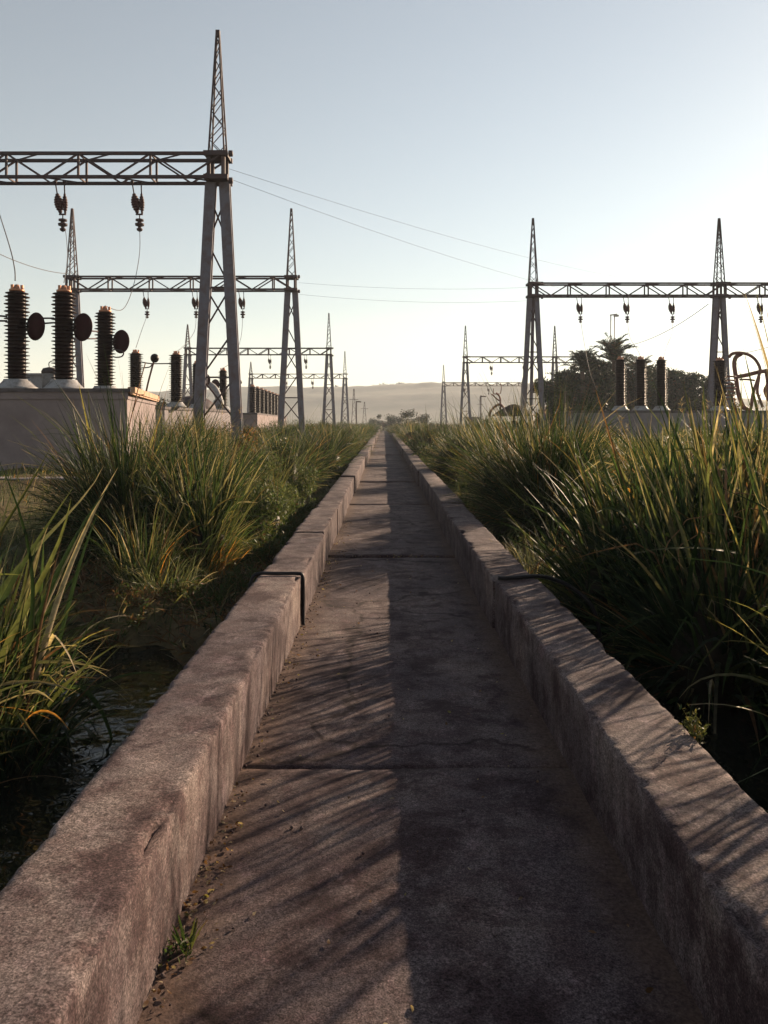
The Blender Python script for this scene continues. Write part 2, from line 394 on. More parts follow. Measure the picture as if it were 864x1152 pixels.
# ------------------------------------------------------------------ gantries
BT, BB, TOPZ = 10.75, 9.95, 15.0
def gantry(label, y, masts, x0, x1, lw=.34, three=False, base=.5, bw=.07, spire_h=None):
    g = thing('lattice_gantry', label, 'gantry', (0, y, 0), 0, 'lattice gantries of the switchyard')
    for mi, x in enumerate(masts):
        zt = TOPZ - (spire_h[mi] if spire_h else 0)
        b = MB(); sp = .72; zb = base - .1
        def hx(z): return .24 + (sp - .24) * (BB - z) / (BB - zb)
        # lacing between the legs
        zz = 1.6; k = 0
        while zz < BB - 1.3:
            z2 = min(zz + 1.55, BB - .5)
            a, c = hx(zz), hx(z2)
            if k % 4 != 3:
                b.bar((x - a, .03, zz), (x + c, .03, z2), bw * .8, .03); 
            if k % 4 != 1: b.bar((x + a, -.03, zz), (x - c, -.03, z2), bw * .8, .03)
            if k % 2: b.bar((x - a, 0, zz), (x + a, 0, zz), bw * .8)
            zz = z2; k += 1
        # head frames
        for z in (BT, BB):
            for yy in (-.42, .42): b.bar((x - .40, yy, z), (x + .42, yy, z), .11, .16, (0, 0, 1))
            for xx in (-.34, .34): b.bar((x + xx, -.36, z), (x + xx, .36, z), .10, .12)
            b.box((x, 0, z - .001), (.62, .62, .07))
        for xx in (-.25, .25):
            for yy in (-.3, .3): b.bar((x + xx, yy, BB + .05), (x + xx, yy, BT - .05), .12)
        if mi == len(masts) - 1 or True:
            b.lathe([(.03, 0), (.11, .02), (.11, .14), (.04, .16)], (x + .44, -.42, BB - .14), (1, 0, 0), 8)
            b.lathe([(.03, 0), (.11, .02), (.11, .14), (.04, .16)], (x + .44, -.42, BT - .02), (1, 0, 0), 8)
        tw = b.build('mast', M['steel_dark'], g)
        for s_ in (-1, 1):
            l = MB(); ft = Vector((x + s_ * sp, 0, zb)); hd = Vector((x + s_ * .235, 0, BB - .1))
            # channel section: web and two flanges
            l.bar(ft, hd, lw * .72, .05, (0, 1, 0))
            for yy in (-.12, .12):
                l.bar(ft + Vector((0, yy, 0)), hd + Vector((0, yy, 0)), lw, .055, (0, 1, 0))
            l.build('leg', M['steel'], tw)
        if three:
            l = MB(); l.bar((x + .1, 1.5, zb), (x + .06, .25, BB - .1), .2, .16); l.build('leg', M['steel'], tw)
        s = MB(); q = .27; n = 9
        zs = [BT + (zt - BT - .1) * (1 - (1 - i / n) ** 1.12) for i in range(n + 1)]
        def rr(z): return q + (.045 - q) * (z - BT) / (zt - BT)
        for sx in (-1, 1):
            for sy in (-1, 1): s.bar((x + sx * q, sy * q, BT), (x + sx * .045, sy * .045, zt), bw * .75, bw * .75)
        for i in range(n):
            a, c = rr(zs[i]), rr(zs[i + 1])
            for d in (-1, 1):
                w2 = bw * .38
                e = 1 if (i % 2) else -1
                s.bar((x - e * a, d * a, zs[i]), (x + e * c, d * c, zs[i + 1]), w2)
                if d > 0 and i % 2 == 0: s.bar((x + e * a, d * a, zs[i]), (x - e * c, d * c, zs[i + 1]), w2)
                s.bar((x + d * a, -e * a, zs[i]), (x + d * c, e * c, zs[i + 1]), w2 * .8)
        s.box((x, 0, zt), (.14, .14, .22))
        s.build('spire', M['steel_dark'], tw)
    b = MB(); l = MB(); D = .38
    for z in (BT, BB):
        for yy in (-D, D): b.bar((x0, yy, z), (x1, yy, z), .11, .10, (0, 0, 1))
    n = max(4, round(abs(x1 - x0) / 1.25)); dx = (x1 - x0) / n
    for i in range(n + 1):
        x = x0 + dx * i
        for yy in (-D, D):
            if i % 2 == 0: l.bar((x, yy, BB), (x, yy, BT), bw)
            if i < n:
                a, c = (BB, BT) if i % 2 else (BT, BB)
                l.bar((x, yy * .98, a), (x + dx, yy * .98, c), bw * .8)
        if i % 2 == 0:
            l.bar((x, -D, BT), (x, D, BT), bw * .7); l.bar((x, -D, BB), (x, D, BB), bw * .7)
        elif i < n:
            l.bar((x, -D, BB - .01), (x + dx, D, BB - .01), bw * .6); l.bar((x, -D, BT + .01), (x - dx, D, BT + .01), bw * .6)
    bo = b.build('beam', M['steel_dark'], g); l.build('lacing', M['steel_dark'], bo)
    return g
gantry('nearest and tallest gantry, its beam leaving the frame at the upper left', 27.6, [-5.73, -19.9], -20.2, -5.5, .36)
gantry('second steel gantry on the left, its beam passing behind the tall nearest mast', 50.6, [-5.86, -19.72], -19.9, -5.7, .36, bw=.08)
gantry('third gantry on the left, small and pale, beam behind the legs of the second', 99, [-6.82, -24.3], -24.5, -6.6, .36, bw=.10, spire_h=[0, 1.4])
gantry('fourth and faintest full gantry on the left, in front of the hazy hill', 152, [-7.43, -25.3], -25.5, -7.2, .38, bw=.12, spire_h=[0, 2])
gantry('large gantry right of the path, two masts in view, beam leaving the frame', 53, [9.87, 22.2, 34.9], 9.7, 35.3, .30, True, bw=.08)
gantry('middle gantry on the right, its beam running behind the palms', 112, [11.4, 23.9], 11.2, 30.5, .32, bw=.10)
gantry('farthest gantry right of the path, faint against the hill', 184, [13.7, 32], 13.5, 32.2, .36, bw=.12, spire_h=[.3, 3])
def far_mast(x, y, h, label):
    b = MB(); n = 9; zb = .3
    for sx in (-1, 1): b.bar((sx * .9, 0, zb), (sx * .1, 0, h), .22)
    for i in range(n):
        z0 = zb + (h - zb) * i / n; z1 = zb + (h - zb) * (i + 1) / n
        f = lambda z: .9 + (.1 - .9) * (z - zb) / (h - zb)
        e = 1 if i % 2 else -1
        b.bar((-e * f(z0), 0, z0), (e * f(z1), 0, z1), .12)
    b.bar((-1.6, 0, h * .72), (1.6, 0, h * .72), .16)
    o = b.build('transmission_mast', M['steel_dark']); o.location = (x, y, 0); tag(o, label, 'mast')
far_mast(-10.9, 290, 13.7, 'small distant lattice mast just right of the left gantries, over the hazy fields')
far_mast(-8.3, 340, 10.2, 'tiny faint mast between the left gantries and the end of the path')
far_mast(48, 400, 14.5, 'tiny faint mast on the right seen under the farthest gantry beam')

# insulator strings
def make_string():
    t = thing('insulator_string', '', 'insulator', (0, 0, 0), 0, 'insulator strings hung under the gantry beams')
    for sx, lean, br in ((-.20, .17, 1.0), (.12, .03, .62)):
        top = Vector((sx, 0, 0)); dr = Vector((lean, 0, -1)).normalized()
        h = MB(); h.tube([top, top + dr * .46], .022, 6); h.lathe([(.03, 0), (.06, .02), (.06, .08), (.03, .1)], top + dr * .0, dr, 8); h.build('hanger', M['steel_dark'], t)
        prof = [(.03, 0)]; n = 8
        for i in range(n):
            a = math.sin(PI * (i + .7) / (n + .4)) ** .6; z = .02 + i * .083; r = .155 * br * a
            prof += [(r * .8, z), (r, z + .022), (r, z + .05), (r * .8, z + .07)]
        prof.append((.03, .02 + n * .083 + .03))
        i_ = MB(); i_.lathe(prof, top + dr * .44, dr, 14); i_.build('porcelain_discs', M['glassdisc'], t)
    c = MB(); c.bar((-.06, 0, -1.16), (.18, 0, -1.16), .05); c.tube([(.07, 0, -1.16), (.07, 0, -1.36)], .02, 6); c.lathe([(.03, 0), (.14, .03), (.14, .09), (.07, .11), (.07, .15), (.16, .18), (.15, .25), (.06, .28), (.06, .33), (.11, .36), (.09, .42), (.02, .46)], (.07, 0, -1.30), (0, 0, -1), 12)
    c.build('clamp', M['steel_dark'], t)
    return t
st0 = None; WORDS = ['nearest its path-side mast', 'second from the path-side mast', 'third from the path-side mast', 'fourth from the path-side mast']
def strings(which, y, xs_):
    global st0
    res = []
    for k, x in enumerate(xs_):
        lab = 'brown insulator string under %s, %s' % (which, WORDS[k])
        if st0 is None:
            st0 = make_string(); st0.location = (x, y, BB - .02); st0['label'] = lab; r = st0
        else: r = dup(st0, (x, y, BB - .02), lab)
        if y > 120: r.scale = (1.15,) * 3
        res.append(Vector((x + .07, y, BB - 1.6)))
    return res
S1 = strings('the nearest left beam', 27.6, [-8.5, -11.15])
S1b = Vector((-13.8, 27.6, BB - .1))
S2 = strings('the second left beam', 50.6, [-9.0, -11.95, -15.05])
S3 = strings('the third left beam', 99, [-9.7, -14.15, -18.6])
S4 = strings('the fourth left beam', 152, [-13.6, -18.6])
SR = strings('the large right beam', 53, [12.95, 16.05, 19.05, 24.9])
SR3 = strings('the middle right beam', 112, [15.0, 19.6])
SR4 = strings('the farthest right beam', 184, [18.5, 24])

def wire(pts, r, label):
    b = MB(); b.tube(pts, r, 5); tag(b.build('overhead_wire', M['wire']), label, 'wire')
wire(sag(P(258, 190, 27.6), P(900, 304, 120), 3.2, 30), .006, 'upper of two long wires running from the nearest mast head towards the right')
wire(sag(P(258, 201, 27.6), P(900, 318, 120), 4.2, 30), .006, 'lower of two long wires running from the nearest mast head towards the right')
wire(sag(P(336, 318, 50.6), P(600, 323, 53), .25, 16), .006, 'faint level wire between the second left gantry and the large right gantry, upper one')
wire(sag(P(336, 331, 50.6), P(600, 338, 53), .3, 16), .006, 'faint level wire between the second left gantry and the large right gantry, lower one')
wire(sag(P(-120, 215, 27), P(76, 308, 50.6), .6, 16), .020, 'slanting wire from the left edge to the far-left mast of the second gantry')

# ------------------------------------------------------------------ plinths and bushings
def plinth(label, pts, top, z0, mat, capm, rim=.12, side=None, ledge=0):
    t = thing('equipment_plinth', label, 'plinth', (0, 0, 0), 0, 'concrete equipment plinths of the switchyard')
    MB().poly_prism(pts, z0 - .5, top - rim).build('wall', mat, t)
    cx = sum(p[0] for p in pts) / len(pts); cy = sum(p[1] for p in pts) / len(pts)
    gp = []
    for x, y in pts:
        d = Vector((x - cx, y - cy)); d.normalize(); gp.append((x + d.x * .12, y + d.y * .12))
    MB().poly_prism(gp, top - rim + .002, top).build('coping', capm, t)
    if ledge:
        gp = [(x + (.03 if x > cx else -.03), y - (.03 if y < cy else -.03)) for x, y in pts]
        MB().poly_prism(gp, top - rim - ledge, top - rim - .002).build('frieze', mat, t)
    return t
PA = [(-15, 18.0), (-5.78, 18.0), (-7.0, 24.5), (-15, 24.5)]
plinth('big nearest concrete plinth at the left edge with a sunlit end wall', PA, 2.36, .45, M['warmplinth'], M['cap'], .08, ledge=.16)
# the warm end coping of that plinth
e = MB(); e.bar((-5.70, 18.05, 2.33), (-6.96, 24.5, 2.33), .16, .13, (0, 0, 1)); e.bar((-5.68, 18.0, 2.25), (-6.93, 24.5, 2.25), .06, .05, (0, 0, 1))
tag(e.build('coping_pipe', M['warmcap']), 'ochre pipe along the top of the sunlit end of the nearest plinth', 'pipe')
plinth('grey concrete plinth behind the nearest mast, second from the front on the left', [(-17, 34.6), (-9.6, 35), (-8.6, 47.5), (-16, 49)], 2.28, .4, M['plinth'], M['cap'])
plinth('small far plinth with a pale sunlit end between the two left masts', [(-17, 60), (-9.5, 60), (-11.7, 96), (-18, 96)], 2.3, .4, M['warmplinth'], M['cap'])
plinth('long grey concrete plinth on the right behind the reeds', [(9.7, 41), (26, 41), (26, 46), (10.2, 46)], 2.2, .4, M['plinth'], M['cap'])
# slabs of the old footing in front of the left plinth
b = MB(); b.box((-8.5, 15.2, .44), (7, .5, .22)); b.box((-8.2, 14.2, .36), (7.6, .35, .14))
tag(b.build('footing_slab', M['plinth']), 'broken low concrete footing in front of the big left plinth', 'footing')

def column_prof(h, r, pitch=.085):
    prof = [(r * .8, 0)]; n = int(h / pitch)
    for i in range(n):
        z = i * h / n; R = r * (1.42 if i % 2 == 0 else 1.28)
        prof += [(r, z + .03), (R, z + .042), (R * .99, z + .05), (r * .98, z + .062)]
    prof.append((r * .7, h)); return prof
def make_bushing(h=2.05, r=.20, arm=True, base=True, pitch=.085):
    t = thing('porcelain_bushing', '', 'insulator', (0, 0, 0), 0, 'ribbed brown bushings standing on the plinths')
    b0 = .24 if base else .05
    if base:
        MB().lathe([(.46, 0), (.46, .05), (.42, .07), (.30, b0 - .03), (.29, b0)], n=20).build('base_cone', M['grey'], t)
    else: MB().lathe([(.26, 0), (.26, b0)], n=16).build('base_ring', M['grey'], t)
    MB().lathe(column_prof(h, r, pitch), (0, 0, b0), n=20).build('ribbed_column', M['porcelain'], t)
    c = MB(); z = b0 + h
    c.lathe([(.17, 0), (.17, .05), (.07, .06), (.05, .16), (.02, .17)], (0, 0, z), n=12)
    for a in range(3):
        c.box((.12 * math.cos(a * 2.1), .12 * math.sin(a * 2.1), z + .09), (.06, .05, .12))
    c.build('terminal', M['bronze'], t)
    if arm:
        zz = b0 + h * .6
        d = MB(); prof = [(.001 + .33 * math.sin(PI * i / 12), -.075 * math.cos(PI * i / 12)) for i in range(13)]
        d.lathe(prof, (.46, -.05, zz), (.52, .86, 0), 24); d.build('disc', M['disc'], t)
        a = MB()
        for dz in (-.05, .06): a.tube([(.18, 0, zz + dz), (.46, -.03, zz + dz)], .02, 6)
        a.build('stub_rod', M['steel_dark'], t)
    return t
bz = 2.362
B1 = make_bushing(); B1.location = (-8.58, 18.7, bz); B1['label'] = 'tall ribbed brown bushing at the left edge, leftmost on the nearest plinth'
dup(B1, (-7.50, 18.75, bz - .01), 'tall ribbed brown bushing second from the left on the nearest plinth, between two red discs')
dup(B1, (-7.74, 22.2, bz), 'shorter-looking third bushing from the left, near the sunlit end of the nearest plinth')
B4 = make_bushing(2.15, .235, False); B4.location = (-11.05, 35.6, 2.28); B4['label'] = 'slim dark bushing without disc just right of the sunlit end of the nearest plinth'
dup(B4, (-9.43 - .0, 36.3, 2.28), 'dark bushing on a wide grey base left of the tallest mast, on the second plinth')
dup(B1, (-9.55, 40.8, 2.28), 'dark bushing with a disc half hidden by the left leg of the tallest mast')
dup(B1, (-9.25, 46.0, 2.28), 'dark bushing seen between the two legs of the tallest mast', rz=PI)
SB = [None]
for i in range(9):
    f = i / 8; yy = 66 + 26 * f; xx = -10.85 - 1.0 * f
    lab = 'dark bushing in the far row between the masts, %s' % (['nearest and leftmost', 'second from the near end', 'third from the near end', 'fourth from the near end', 'fifth from the near end', 'sixth from the near end', 'seventh from the near end', 'last but one', 'farthest and rightmost'][i])
    if i == 0:
        SB[0] = make_bushing(2.2, .27, False, False, .14); SB[0].location = (xx, yy, 2.3); SB[0]['label'] = lab; SB[0]['group'] = 'far row of dark bushings'
    else: dup(SB[0], (xx, yy, 2.3), lab, group='far row of dark bushings')
BR = make_bushing(2.3, .23, False); BR.location = (12.4, 42, 2.2); BR['label'] = 'leftmost dark ribbed bushing on the right plinth, in front of the palms'; BR.scale = (1, 1, 1.06)
dup(BR, (13.48, 42, 2.2), 'second dark ribbed bushing on the right plinth, tallest of its three')
dup(BR, (14.62, 42.2, 2.2), 'third dark ribbed bushing on the right plinth, right of the palms')
dup(BR, (17.62, 42, 2.2), 'dark ribbed bushing on the right plinth beside the curved brown pipes', sc_=(1.15, 1.15, 1.04))

def rods(label, segs, r=.02, m='steel_dark'):
    b = MB()
    for s_ in segs: b.tube(crv(s_, 5) if len(s_) > 2 else s_, r, 6)
    tag(b.build('connecting_rod', M[m]), label, 'rod')
rods('pair of thin rods joining the left disc to the second bushing', [[P(47, 358, 18.7), P(61, 358, 18.75)], [P(47, 364, 18.7), P(61, 363, 18.75)]], .022)
rods('pair of thin rods joining the middle disc to the third bushing', [[P(97, 372, 19.5), P(111, 373, 22)], [P(95, 381, 19.5), P(111, 381, 22)]], .022)
rods('pair of rods entering at the left edge to the first bushing', [[P(-20, 354, 18.6), P(8, 356, 18.7)], [P(-20, 361, 18.6), P(8, 361, 18.7)]], .024)
rods('hooked rod with a bright tip under the third disc', [[P(127, 393, 22), P(135, 394, 22), P(139, 397, 22), P(137, 401, 22), P(131, 402, 22), P(127, 401, 22)]], .02)
rods('pair of level rods between the fourth and fifth left bushings', [[P(158, 407, 35.6), P(170, 409, 35.8), P(193, 409, 36.3)], [P(158, 414, 35.6), P(168, 413, 35.8), P(171, 410, 35.8)]], .03)
# tanks and fittings on the nearest plinth
def tank(loc, r, h, label, m='grey', wire_=True):
    t = thing('small_tank', label, 'tank', loc)
    MB().lathe([(r, 0), (r, h), (r * .96, h + .01)], n=20).build('shell', M[m], t)
    MB().lathe([(r * 1.12, 0), (r * 1.14, .05), (r * .9, .12), (r * .2, .15)], (0, 0, h), n=20).build('lid', M['cap'], t)
    if wire_: MB().tube(crv([(0, 0, h + .1), (-.02, 0, h + .25), (.1, 0, h + .3), (.22, 0, h + .2), (.3, 0, h - .2)], 5), .012, 5).build('lead', M['rubber'], t)
tank((-8.02, 19.2, bz - .01), .17, .42, 'small grey cylindrical tank with a dark lid between the first two bushings')
b = MB(); b.box((-9.0, 21.0, 2.59), (.8, .5, .46)); b.box((-9.0, 21, 2.845), (.9, .6, .05))
tag(b.build('control_box', M['grey']), 'pale grey box behind the first bushing on the nearest plinth', 'box')
b = MB(); b.lathe([(.001, .75)] + [(1.25 * math.sin(PI / 2 * i / 8), .75 * math.cos(PI / 2 * i / 8)) for i in range(1, 9)] + [(1.25, -.1)], (-10.4, 43.5, 2.29), n=24)
tag(b.build('domed_tank', M['steel_dark']), 'dark dome-topped tank behind the bushings left of the tallest mast', 'tank')
b = MB()
b.tube(crv([P(234, 432, 45), P(241, 437, 45), P(246, 447, 45), P(248, 456, 45)], 5), [.2] * 16, 10)
b.lathe([(.25, 0), (.3, .1), (.3, .4), (.2, .5)], P(246, 459, 45.2), (0, 0, 1), 14)
tag(b.build('valve_body', M['grey']), 'grey curved valve body between the legs of the tallest mast', 'valve')
def floodball(px, py, yv, label, foot):
    t = thing('stalk_lamp', label, 'lamp', (0, 0, 0))
    p = P(px, py, yv); q = P(*foot, yv)
    MB().tube(crv([q, q.lerp(p, .5) + Vector((-.05, 0, 0)), p], 5), .03, 6).build('stalk', M['pipe'], t)
    MB().lathe([(.001, -.13)] + [(.14 * math.sin(PI * i / 8), -.15 * math.cos(PI * i / 8)) for i in range(1, 8)] + [(.001, .15)], p, n=12).build('head', M['porcelain'], t)
floodball(174, 403, 26, 'small dark ball on a thin curved stalk beside the sunlit plinth end', (160, 470))
floodball(270, 430, 52, 'dark ball on a thin pole just right of the tallest mast', (269, 470))
# jumper wires
wire(crv([P(17, 316, 18.7), P(16, 300, 18.8), P(8, 268, 20), P(-14, 200, 27.6)], 8), .014, 'steep wire rising from the leftmost bushing out of the frame')
wire(crv([S1[0], P(157, 285, 27), P(150, 322, 25), P(138, 348, 23.5), P(118, 344, 22.2)], 8), .011, 'thin jumper dropping from the nearest beam to the third bushing')
wire(crv([S2[2] , P(160, 370, 44), P(155, 385, 38), P(153, 391, 35.6)], 8), .014, 'thin jumper from the second beam down to the slim dark bushing')
wire(crv([S2[1], P(219, 372, 46), P(208, 388, 40), P(198, 396, 36.3)], 8), .014, 'thin jumper from the second beam down to the bushing on the wide grey base')
wire(crv([S2[0], P(271, 380, 49), P(262, 405, 47), P(251, 414, 46)], 8), .014, 'thin jumper from the second beam to the bushing between the mast legs')
wire(crv([SR[0], P(658, 390, 50), P(664, 420, 46), P(672, 440, 46)], 8), .014, 'thin jumper hanging from the right beam in front of the palms')
wire(crv([SR[1], P(709, 380, 50), P(718, 395, 46), P(721, 404, 42)], 8), .014, 'thin jumper from the right beam to the second right bushing')
wire(crv([SR[2], P(756, 375, 50), P(750, 390, 46), P(746, 405, 42)], 8), .014, 'thin jumper from the right beam to the third right bushing')
wire(sag(P(797, 342, 53), P(700, 390, 70), .5, 12), .022, 'slanting wire from the right mast down to the palms')
wire(sag(P(812, 400, 52), P(900, 378, 40), .2, 12), .018, 'slanting wire at the right edge above the curved pipes')
wire(crv([S1[1], P(74, 262, 27.6), P(76, 290, 26), P(72, 318, 18.9)], 8), .010, 'thin jumper from the nearest beam to the second bushing')

# curved brown busbar pipes on the right plinth
pf = thing('pipe_frame', 'looping rust-brown pipes on the right plinth beside the rightmost bushing', 'pipework', (0, 0, 0))
def pp(pts, r, yv=43, n=6): MB().tube(crv([P(a, b_, yv) for a, b_ in pts], n), r, 8).build('bent_pipe', M['pipe'], pf)
pp([(820, 402), (824, 398), (832, 397), (842, 399), (850, 405), (855, 415), (853, 425), (848, 440), (846, 452), (844, 464)], .085)
pp([(834, 398), (828, 402), (826, 410), (828, 425), (830, 440), (833, 450), (837, 458), (846, 463)], .12, 43.3)
pp([(829, 424), (840, 422), (852, 419), (864, 417), (900, 413)], .11, 43.6)
pp([(854, 424), (852, 440), (855, 450), (858, 458)], .08, 43.9)
pp([(832, 427), (841, 427), (849, 428)], .05, 43.2)
pp([(863, 417), (865, 432), (862, 440), (868, 455), (866, 465)], .16, 44.2)
for i in range(7): pp([(815, 424 + i * 4.2), (822, 423.5 + i * 4.2), (828 - (i % 3), 424 + i * 4.2)], .045, 42.6, 2)

# umbrella-roofed shelter with bent pipes, mid-right
sh = thing('small_shelter', 'dark mushroom-roofed shelter left of the right mast foot', 'shelter', (9.1, 56, .4))
b = MB(); prof = [(1.55, 1.62), (1.5, 1.72), (1.15, 1.95), (.7, 2.22), (.3, 2.42), (.02, 2.47)]
b.lathe([(1.4, 1.66)] + prof, n=18); b.build('roof', M['thatch'], sh)
MB().tube([(0, 0, -.3), (0, 0, 1.9)], .1, 8).build('post', M['pipe'], sh)
MB().lathe([(1.05, -.2), (1.1, .9), (.9, 1.15), (.3, 1.2), (.12, 1.3)], n=14).build('counter', M['thatch'], sh)
pf2 = thing('pipe_frame', 'thin bent pipe stand and hoop left of the mushroom-roofed shelter', 'pipework', (0, 0, 0))
for pts, r in ([[(551, 482), (551, 466), (555, 459), (562, 455), (567, 459), (570, 466)], .09], [[(562, 482), (563, 455), (562, 446), (558, 442)], .07], [[(553, 443), (557, 447), (562, 451)], .05], [[(563, 443), (564, 436), (563, 431)], .03], [[(555, 437), (556, 443), (562, 443)], .03]):
    MB().tube(crv([P(a, b_, 57) for a, b_ in pts], 5), r, 8).build('bent_pipe', M['pipe'], pf2)
for i, (px, yv, top, lab) in enumerate([(541, 110, 446, 'thin pale post in the field under the farthest right gantry'), (401, 120, 452, 'thin post with a bent top right of the fourth left gantry')]):
    t = P(px, top, yv); b = MB(); b.tube(crv([(t.x, yv, .2), (t.x, yv, t.z - .3), (t.x + .1, yv, t.z), (t.x + .7, yv, t.z - .02)], 5), .09, 6)
    tag(b.build('lamp_post', M['steel_dark']), lab, 'post')
fm = thing('floodlight_mast', 'slim twin-pole floodlight mast rising behind the palms', 'mast', (22.8, 80, 0))
for x in (-.17, .2): MB().tube([(x, 0, .3), (x + .05, 0, 12.3)], .055, 6).build('pole', M['lamp'], fm)
b = MB(); b.bar((-.2, 0, 12.3), (.5, 0, 12.4), .12); b.box((.42, 0, 12.25), (.45, .3, .18)); b.build('lamp_head', M['lamp'], fm)
wb = MB()
wb.bar((0, 0, .6), (0, 0, 2.5), 2.6, 2.2); wb.bar((0, 0, 2.5), (0, 0, 2.6), 3.0, 2.6); o = wb.build('field_hut', M['warmplinth']); o.location = (16.5, 150, 0)
tag(o, 'tiny pale hut in the fields behind the right vegetation', 'hut')

# ------------------------------------------------------------------ vegetation
G_DK = np.array((.010, .019, .009)); G_MD = np.array((.030, .050, .018)); G_OL = np.array((.058, .066, .026))
G_YE = np.array((.14, .125, .045)); G_ST = np.array((.26, .21, .14)); G_BR = np.array((.10, .055, .03)); G_OR = np.array((.28, .13, .03)); G_PA = np.array((.085, .10, .058))
def palette(n, w):
    keys = {'dk': G_DK, 'md': G_MD, 'ol': G_OL, 'ye': G_YE, 'st': G_ST, 'br': G_BR, 'or': G_OR, 'pa': G_PA}
    ks = list(w); p = np.array([w[k] for k in ks], float); p /= p.sum()
    idx = rng.choice(len(ks), n, p=p); c = np.array([keys[k] for k in ks])[idx]
    return c * rng.uniform(.75, 1.3, (n, 1))
def blades(roots, az, L, th0, bend, w, col, tip, S=8, kink=.12, fold=False, power=1.6):
    n = len(L); s = np.linspace(0, 1, S + 1)[None, :]
    th = th0[:, None] + bend[:, None] * s ** power
    kk = rng.random(n) < kink; ks = rng.uniform(.45, .85, n); ka = rng.uniform(.7, 1.7, n)
    th = th + (kk * ka)[:, None] * (s > ks[:, None])
    th = np.minimum(th, 2.9); thm = .5 * (th[:, 1:] + th[:, :-1]); ds = (L / S)[:, None]
    r = np.concatenate([np.zeros((n, 1)), np.cumsum(np.sin(thm) * ds, 1)], 1)
    z = np.concatenate([np.zeros((n, 1)), np.cumsum(np.cos(thm) * ds, 1)], 1)
    wob = (rng.normal(0, .045, (n, 1)) * np.sin(s * PI * rng.uniform(.6, 1.8, (n, 1)))) * L[:, None]
    d = np.stack([np.sin(az), np.cos(az)], -1); pr = np.stack([np.cos(az), -np.sin(az)], -1)
    px = roots[:, 0:1] + r * d[:, 0:1] + wob * pr[:, 0:1]; py = roots[:, 1:2] + r * d[:, 1:2] + wob * pr[:, 1:2]; pz = roots[:, 2:3] + z
    tw = rng.normal(0, .7, (n, 1)) + rng.normal(0, .8, (n, 1)) * s
    ww = w[:, None] * (.5 + .5 * np.minimum(1, s / .22)) * (1 - s ** 2.6) * .5 + .0006
    nxv = np.cos(th) * d[:, 0:1]; nyv = np.cos(th) * d[:, 1:2]; nzv = -np.sin(th)
    sx = np.cos(tw) * pr[:, 0:1] + np.sin(tw) * nxv; sy = np.cos(tw) * pr[:, 1:2] + np.sin(tw) * nyv; sz = np.sin(tw) * nzv
    A = np.stack([px - sx * ww, py - sy * ww, pz - sz * ww], -1); B = np.stack([px + sx * ww, py + sy * ww, pz + sz * ww], -1)
    cols = col[:, None, :] * (1 - s[..., None] ** 4) + tip[:, None, :] * s[..., None] ** 4
    if fold:   # keeled leaf: a third row along the midrib
        fx = -np.sin(tw) * pr[:, 0:1] + np.cos(tw) * nxv; fy = -np.sin(tw) * pr[:, 1:2] + np.cos(tw) * nyv; fz = np.cos(tw) * nzv
        Cc = np.stack([px + fx * ww * .45, py + fy * ww * .45, pz + fz * ww * .45], -1)
        V = np.stack([A, Cc, B], 2); k = 3
    else: V = np.stack([A, B], 2); k = 2
    V = V.reshape(-1, 3); T = np.repeat(cols[:, :, None, :], k, 2).reshape(-1, 3)
    base = (np.arange(n) * (S + 1) * k)[:, None, None] + (np.arange(S) * k)[None, :, None]
    fs = []
    for c in range(k - 1):
        q = np.concatenate([base + c, base + c + 1, base + c + 1 + k, base + c + k], -1); fs.append(q.reshape(-1, 4))
    return V, np.concatenate(fs), T
def merge(parts):
    vs, fs, ts, o = [], [], [], 0
    for v, f, t in parts: vs.append(v); fs.append(f + o); ts.append(t); o += len(v)
    return np.concatenate(vs), np.concatenate(fs), np.concatenate(ts)
def tuft(cx, cy, n, h, spread, w, pal, lean=.5, bend=1.0, az=None, azs=PI, S=8, z=None, fold=False, kink=.12, tips='st', hv=.35, aspect=1.0, power=1.6):
    a = rng.uniform(-PI, PI, n); rad = spread * np.sqrt(rng.random(n))
    x = cx + rad * np.sin(a); y = cy + rad * np.cos(a) * aspect
    zz = gh(x, y) - .03 if z is None else np.full(n, z)
    zz = np.maximum(zz, -.6)
    if az is None: aa = a + rng.normal(0, .7, n)
    else: aa = az + rng.uniform(-azs, azs, n)
    L = h * rng.uniform(1 - hv, 1.08, n) * (1 - .28 * (rad / max(spread, .01)) ** 2)
    th0 = np.abs(rng.normal(.05, .13, n)) + lean * (rad / max(spread, .01)) * rng.uniform(.2, 1, n)
    bd = bend * rng.gamma(2.0, .5, n) * .9
    col = palette(n, pal); tp = palette(n, {tips: 2, 'ol': 1, 'br': .7})
    tp = np.where(rng.random((n, 1)) < .4, tp, col)
    return blades(np.stack([x, y, zz], -1), aa, L, th0, bd, w * rng.uniform(.5, 1.25, n), col, tp, S, kink, fold, power)
def clump(name, label, cat, loc, parts, group=None):
    v, f, t = merge(parts)
    l = np.array(loc); v = v - l
    o = npmesh(name, v, f, M['grass'], None, t, True); o.location = loc
    return tag(o, label, cat, group)
